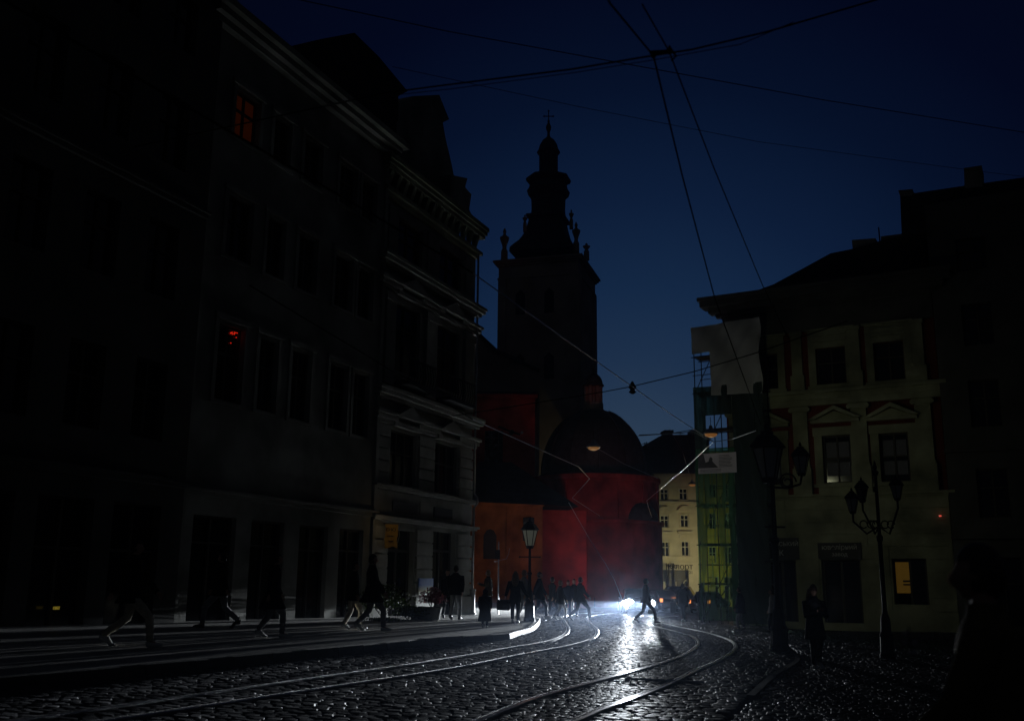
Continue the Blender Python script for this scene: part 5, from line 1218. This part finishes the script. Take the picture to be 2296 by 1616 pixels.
        if an[2] < .1:
            for v_ in sh_.data.vertices: v_.co.z = max(v_.co.z-zmin*0, .004)
    # coat
    strd = stride*.5*max(0, (.95-hem))*1.1
    mb = MB(); w = width; R0 = []
    for z, rx, ry in ((hem, .19*w+flare, .15+flare+strd), (hem+.012, .2*w+flare, .16+flare+strd), ((hem+1.05)/2, .195*w+flare*.5, .15+strd*.5), (1.05, .18*w, .135), (1.2, .19*w, .135), (1.34, .215*w, .135), (1.42, .2*w, .115), (1.475, .11*w, .085), (1.53, .075, .075)):
        R0.append((0, ly(z)*k if z > .9 else 0, z*k, rx*k, ry*k))
    mb.rings(R0, 18)
    for sh, el, wr_, hp in armj:
        m1 = [(sh[i]+el[i])/2 for i in range(3)]; m2 = [(wr_[i]+el[i])/2 for i in range(3)]
        mb.tube([S_(sh)+Vector((0, 0, .03*k)), S_(sh), S_(m1), S_(el), S_(m2), S_(wr_)], [.045*k, .085*k, .075*k, .066*k, .058*k, .05*k], 10)
    mb.build('coat', coat, t, smooth=True)
    # hair or hood
    hc = S_((0, ly(1.66)+.0, 1.665))
    mb = MB()
    if hood: mb.ball((hc.x, hc.y-.015*k, hc.z), (.125*k, .13*k, .15*k), 12, 8); mb.tube([S_((0, -.04, 1.6)), S_((0, -.06, 1.48))], [.11*k, .15*k], 12); mb.build('hood', coat, t, smooth=True)
    else:
        for i in range(len(hv)):
            x_, y_, z_ = hv[i]; dx, dy, dz = x_, y_-(ly(1.65)+.018)*k, z_-1.648*k; f_ = 1.13
            hv[i] = (x_*f_-.004*k*math.sin(ht), dy*f_+(ly(1.65)+.018-.006)*k, 1.655*k+dz*1.12)
        keep = []
        for f_ in hf:
            cxh = sum(hv[q][0] for q in f_)/4; cyh = sum(hv[q][1] for q in f_)/4-(ly(1.65)+.018)*k; czh = sum(hv[q][2] for q in f_)/4-1.65*k
            fr_ = cyh*math.cos(ht)+cxh*math.sin(ht)
            if czh > .055*k or fr_ < .012*k and czh > -.075*k or fr_ < -.03*k: keep.append(f_)
        mb.add(hv, keep+[tuple(nv_*nu+j for j in range(nu))])
        if long: mb.tube([S_((0, ly(1.66)-.05, 1.68)), S_((0, ly(1.5)-.09, 1.52)), S_((0, ly(1.3)-.14, 1.36)), S_((0, -.15, 1.26))], [(.1*k, .07*k), (.125*k, .06*k), (.12*k, .045*k), (.06*k, .02*k)], 12)
        mb.build('hair', hair, t, smooth=True)
    if cap:
        mb = MB(); mb.ball((hc.x, hc.y-.0*k, hc.z+.04*k), (.103*k, .108*k, .085*k), 12, 7); mb.build('hat', cap, t, smooth=True)
    return t
def put(t, x, y, face, h=None, pos=None):
    """feet at picture position, facing measured in degrees clockwise from straight away"""
    if pos: px_, py_ = pos
    else:
        p = gp(x, y, .12 if inwalk(x, y) else 0); px_, py_ = p.x, p.y
    base = .12 if inpoly(walk, np.array([px_]), np.array([py_]))[0] else .0
    t.location = (px_, py_, g(px_)+base+.002); t.rotation_euler = (0, 0, -R(face)); return (px_, py_)
def inwalk(x, y):
    p = gp(x, y, .12); return inpoly(walk, np.array([p.x]), np.array([p.y]))[0]
def bag(p, c, w=.3, h=.26, d=.12, label='', m='leather', strap=.18, rz=0, top=None):
    t = thing('handbag', label, 'bag', (0, 0, 0)); mb = MB()
    mb.tube([(0, 0, -h), (0, 0, -h+.02), (0, 0, -h*.45), (0, 0, -.02), (0, 0, 0)], [(w*.42, d*.4), (w*.5, d*.5), (w*.52, d*.5), (w*.46, d*.3), (w*.4, d*.16)], 12)
    mb.build('bag_body', m, t, smooth=False)
    mb = MB(); mb.tube([(-w*.3, 0, -.02), (-w*.2, 0, strap*.75), (0, 0, strap), (w*.2, 0, strap*.75), (w*.3, 0, -.02)], .011, 5); mb.build('bag_handle', m, t)
    t.location = c; t.rotation_euler = (0, 0, rz); return t
GW = 'people crossing in the headlight glare'
p = person('person striding right in dark coat and pale trousers at the far left', 1.78, .85, .72, .02, 'black', 'tan', 'white', phase=1); put(p, 286, 1450, 95)
p = person('person in dark clothes fading into the dark between the two left walkers', 1.75, .75, .75, .02, 'black', 'grey', 'leather', phase=-1); put(p, 490, 1408, -85)
p = person('person in dark coat with light striking the bent grey trouser leg', 1.74, .45, .6, .05, 'black', 'grey', 'white', phase=1, lean=.04); put(p, 606, 1430, 70)
p = person('thin person walking beside the man in the long jacket with pale trousers', 1.7, .35, .75, .02, 'navy', 'tan', 'white', phase=-1); put(p, 789, 1411, 100)
p = person('tall man in long dark jacket walking right with light trousers and white shoes', 1.9, .6, .66, .05, 'black', 'grey', 'white', phase=1, lean=-.03, width=1.1, armR=((.27, .1, 1.1), (.3, .3, .87))); put(p, 831, 1415, 88)
p = person('broad man in dark jacket walking away before the shop doors', 1.86, .35, .8, .03, 'black', 'grey', 'leather', phase=1, width=1.18); put(p, 1020, 1389, 15)
p = person('person with a bright sleeve edge just left of the broad man', 1.72, .3, .8, .02, 'black', 'black', 'leather', phase=-1); put(p, 1001, 1386, 160)
p = person('man in dark jacket with mustard back edge facing left and holding a phone', 1.82, .15, .76, .02, 'brown', 'black', 'leather', hair='blond', phase=1, armL=((-.24, .05, 1.15), (-.12, .34, 1.22)), width=1.05); xy = put(p, 1094, 1379, -70)
q = at(1077, 1341, xy[1]); ph = thing('phone', 'small bright phone held by the man beside the sign post', 'phone', tuple(q)); MB().box(((q.x, q.y), (.5, .86), (.86, -.5)), -.035, .035, -.004, .004, q.z-.07, q.z+.07).build('phone_body', 'dark', ph); MB().box(((q.x, q.y), (.5, .86), (.86, -.5)), -.031, .031, .0045, .006, q.z-.065, q.z+.065).build('screen', 'screen', ph)
# small hunched figure
p = person('small hunched figure in a long dark hooded coat near the kerb', 1.12, .2, .3, .09, 'black', 'black', 'white', hood=True, width=1.25, phase=1, lean=.08); put(p, 1087, 1407, 5)
p = person('woman with long fair hair walking away carrying a big dark bag', 1.74, .12, .68, .03, 'black', 'black', 'white', hair='blond', long=True, phase=1, armL=((-.27, -.02, 1.15), (-.34, .0, .92)), armR=((.3, .02, 1.12), (.46, .05, .88))); xy = put(p, 1155, 1397, 5)
bag(None, (xy[0]-.42, xy[1], g(xy[0])+.92), .46, .36, .2, 'big dark handbag held by the woman with fair hair')
p = person('person half hidden behind the fair haired woman with light edged coat', 1.84, .4, .75, .02, 'grey', 'grey', 'tan', phase=1, hair='blond'); put(p, 1174, 1391, 60)
p = person('man in short dark coat walking right of the lamp post', 1.82, .6, .72, .03, 'navy', 'denim', 'white', phase=1, width=1.1, lean=.0); put(p, 1209, 1386, 100)
p = person('person in dark coat walking at the left of the tight group', 1.8, .45, .74, .02, 'black', 'navy', 'white', phase=1, group=None); put(p, 1238, 1386, 60)
p = person('shorter fair haired person with pale belt and trousers in the tight group', 1.66, .55, .7, .02, 'black', 'grey', 'white', hair='blond', phase=-1); put(p, 1256, 1389, 80)
p = person('person in jeans seen between the others in the tight group', 1.7, .35, .78, .02, 'navy', 'denim', 'leather', phase=1); put(p, 1274, 1384, 190)
p = person('far person with face turned to the light inside the tight group', 1.78, .35, .78, .02, 'black', 'denim', 'leather', phase=-1); put(p, 1287, 1383, 170)
p = person('large man in dark jacket nearest the left track', 1.84, .8, .76, .04, 'black', 'black', 'leather', phase=1, width=1.25, armR=((.25, .12, 1.15), (.22, .3, .98))); xy = put(p, 1301, 1391, 75)
p = person('person crossing right in front of the headlights in silhouette', 1.92, .75, .8, .02, 'black', 'black', 'leather', phase=1, hood=False, armR=((.24, .02, 1.15), (.24, .12, .86))); xy = put(p, 1449, 1396, 80)
bag(None, (xy[0]+.26, xy[1]+.3, g(xy[0])+.6), .26, .2, .12, 'small dark bag swinging from the person crossing the headlights', strap=.16)
p = person('man walking away with long bag before the sport shop', 1.82, .3, .72, .03, 'black', 'black', 'white', phase=1, width=1.15); xy = put(p, 1533, 1394, -10)
bag(None, (xy[0]-.5, xy[1], g(xy[0])+.95), .3, .52, .14, 'long dark shopping bag in the hand of the man before the sport shop')
p = person('person in hooded dark jacket just left of the scaffolding', 1.8, .25, .72, .04, 'black', 'black', 'white', hood=True, phase=-1, width=1.15); put(p, 1575, 1395, -5)
p = person('dim person standing in front of the dark green net', 1.72, .3, .7, .02, 'navy', 'grey', 'white', phase=1); put(p, 1662, 1413, -60)
p = person('dim person near the left palace door in the shadow', 1.7, .3, .8, .02, 'grey', 'black', 'leather', phase=-1); put(p, 1735, 1418, -80)
p = person('woman with long hair looking down at a phone on the right', 1.72, .15, .62, .03, 'black', 'black', 'white', long=True, hair='blond', phase=1, headturn=0, armL=((-.22, .1, 1.12), (-.06, .3, 1.22)), armR=((.22, .1, 1.12), (.06, .3, 1.22))); xy = put(p, 1832, 1500, 172)
q = (xy[0]+.02, xy[1]-.36, g(xy[0])+1.24); ph = thing('phone', 'phone in the hands of the woman on the right', 'phone', q); Fq = ((q[0], q[1]), (1, 0), (0, 1)); MB().box(Fq, -.036, .036, -.005, .004, q[2]-.07, q[2]+.07).build('phone_body', 'dark', ph); MB().box(Fq, -.032, .032, .0042, .006, q[2]-.065, q[2]+.065).build('screen', 'screen', ph)
light('SPOT', (q[0], q[1]+.03, q[2]+.02), (.8, .88, 1), .35, size=.03, ang=R(100), to=(xy[0], xy[1], g(xy[0])+1.6))
# near silhouette at the right
p = person('near person in brown coat as a big silhouette at the lower right', 1.72, .35, .55, .08, 'olive', 'black', 'white', hood=False, phase=1, width=1.3, armL=((-.3, .12, 1.13), (-.2, .3, .98))); put(p, 0, 0, -62, pos=(2.0, 4.3))
q = at(2040, 1440, 3.6); t = thing('keyring_light', 'violet reflections modelled as pale beads hanging from the near silhouette', 'keyring', tuple(q))  # reflections by the near hand built as pale beads
mb = MB()
for dx, dz in ((-.012, .03), (-.016, -.0), (.014, .0)): mb.ball((q.x+dx, q.y, q.z+dz), (.011, .006, .009), 10, 6)
mb.build('glint_bead', 'banner', t, smooth=True); mb = MB(); mb.ball((q.x+.01, q.y, q.z-.035), (.018, .006, .009), 10, 6); mb.build('low_glint', 'banner', t, smooth=True); MB().tube([(q.x, q.y, q.z-.03), (q.x, q.y, q.z+.06)], .003, 4).build('cord', 'black', t)
# a bicycle-like pushchair glint is left out: only its edge shows in the dark

# ============================================================ AIR (thin winter mist that makes the beams glow)
HAZE = True
if HAZE:
    mb = MB(); mb.box(WF, -60, 60, -8, 150, -3, 66); hz_ = mb.build('haze', 'dark', org=(0, 0, 0)); hz_['kind'] = 'stuff'
    m = bpy.data.materials.new('haze'); m.use_nodes = True; tt = m.node_tree; tt.nodes.clear()
    pv = tt.nodes.new('ShaderNodeVolumePrincipled'); ou = tt.nodes.new('ShaderNodeOutputMaterial'); tt.links.new(pv.outputs[0], ou.inputs['Volume'])
    pv.inputs['Color'].default_value = (.55, .7, 1, 1); pv.inputs['Density'].default_value = .00034; pv.inputs['Anisotropy'].default_value = .9
    hz_.data.materials.clear(); hz_.data.materials.append(m)
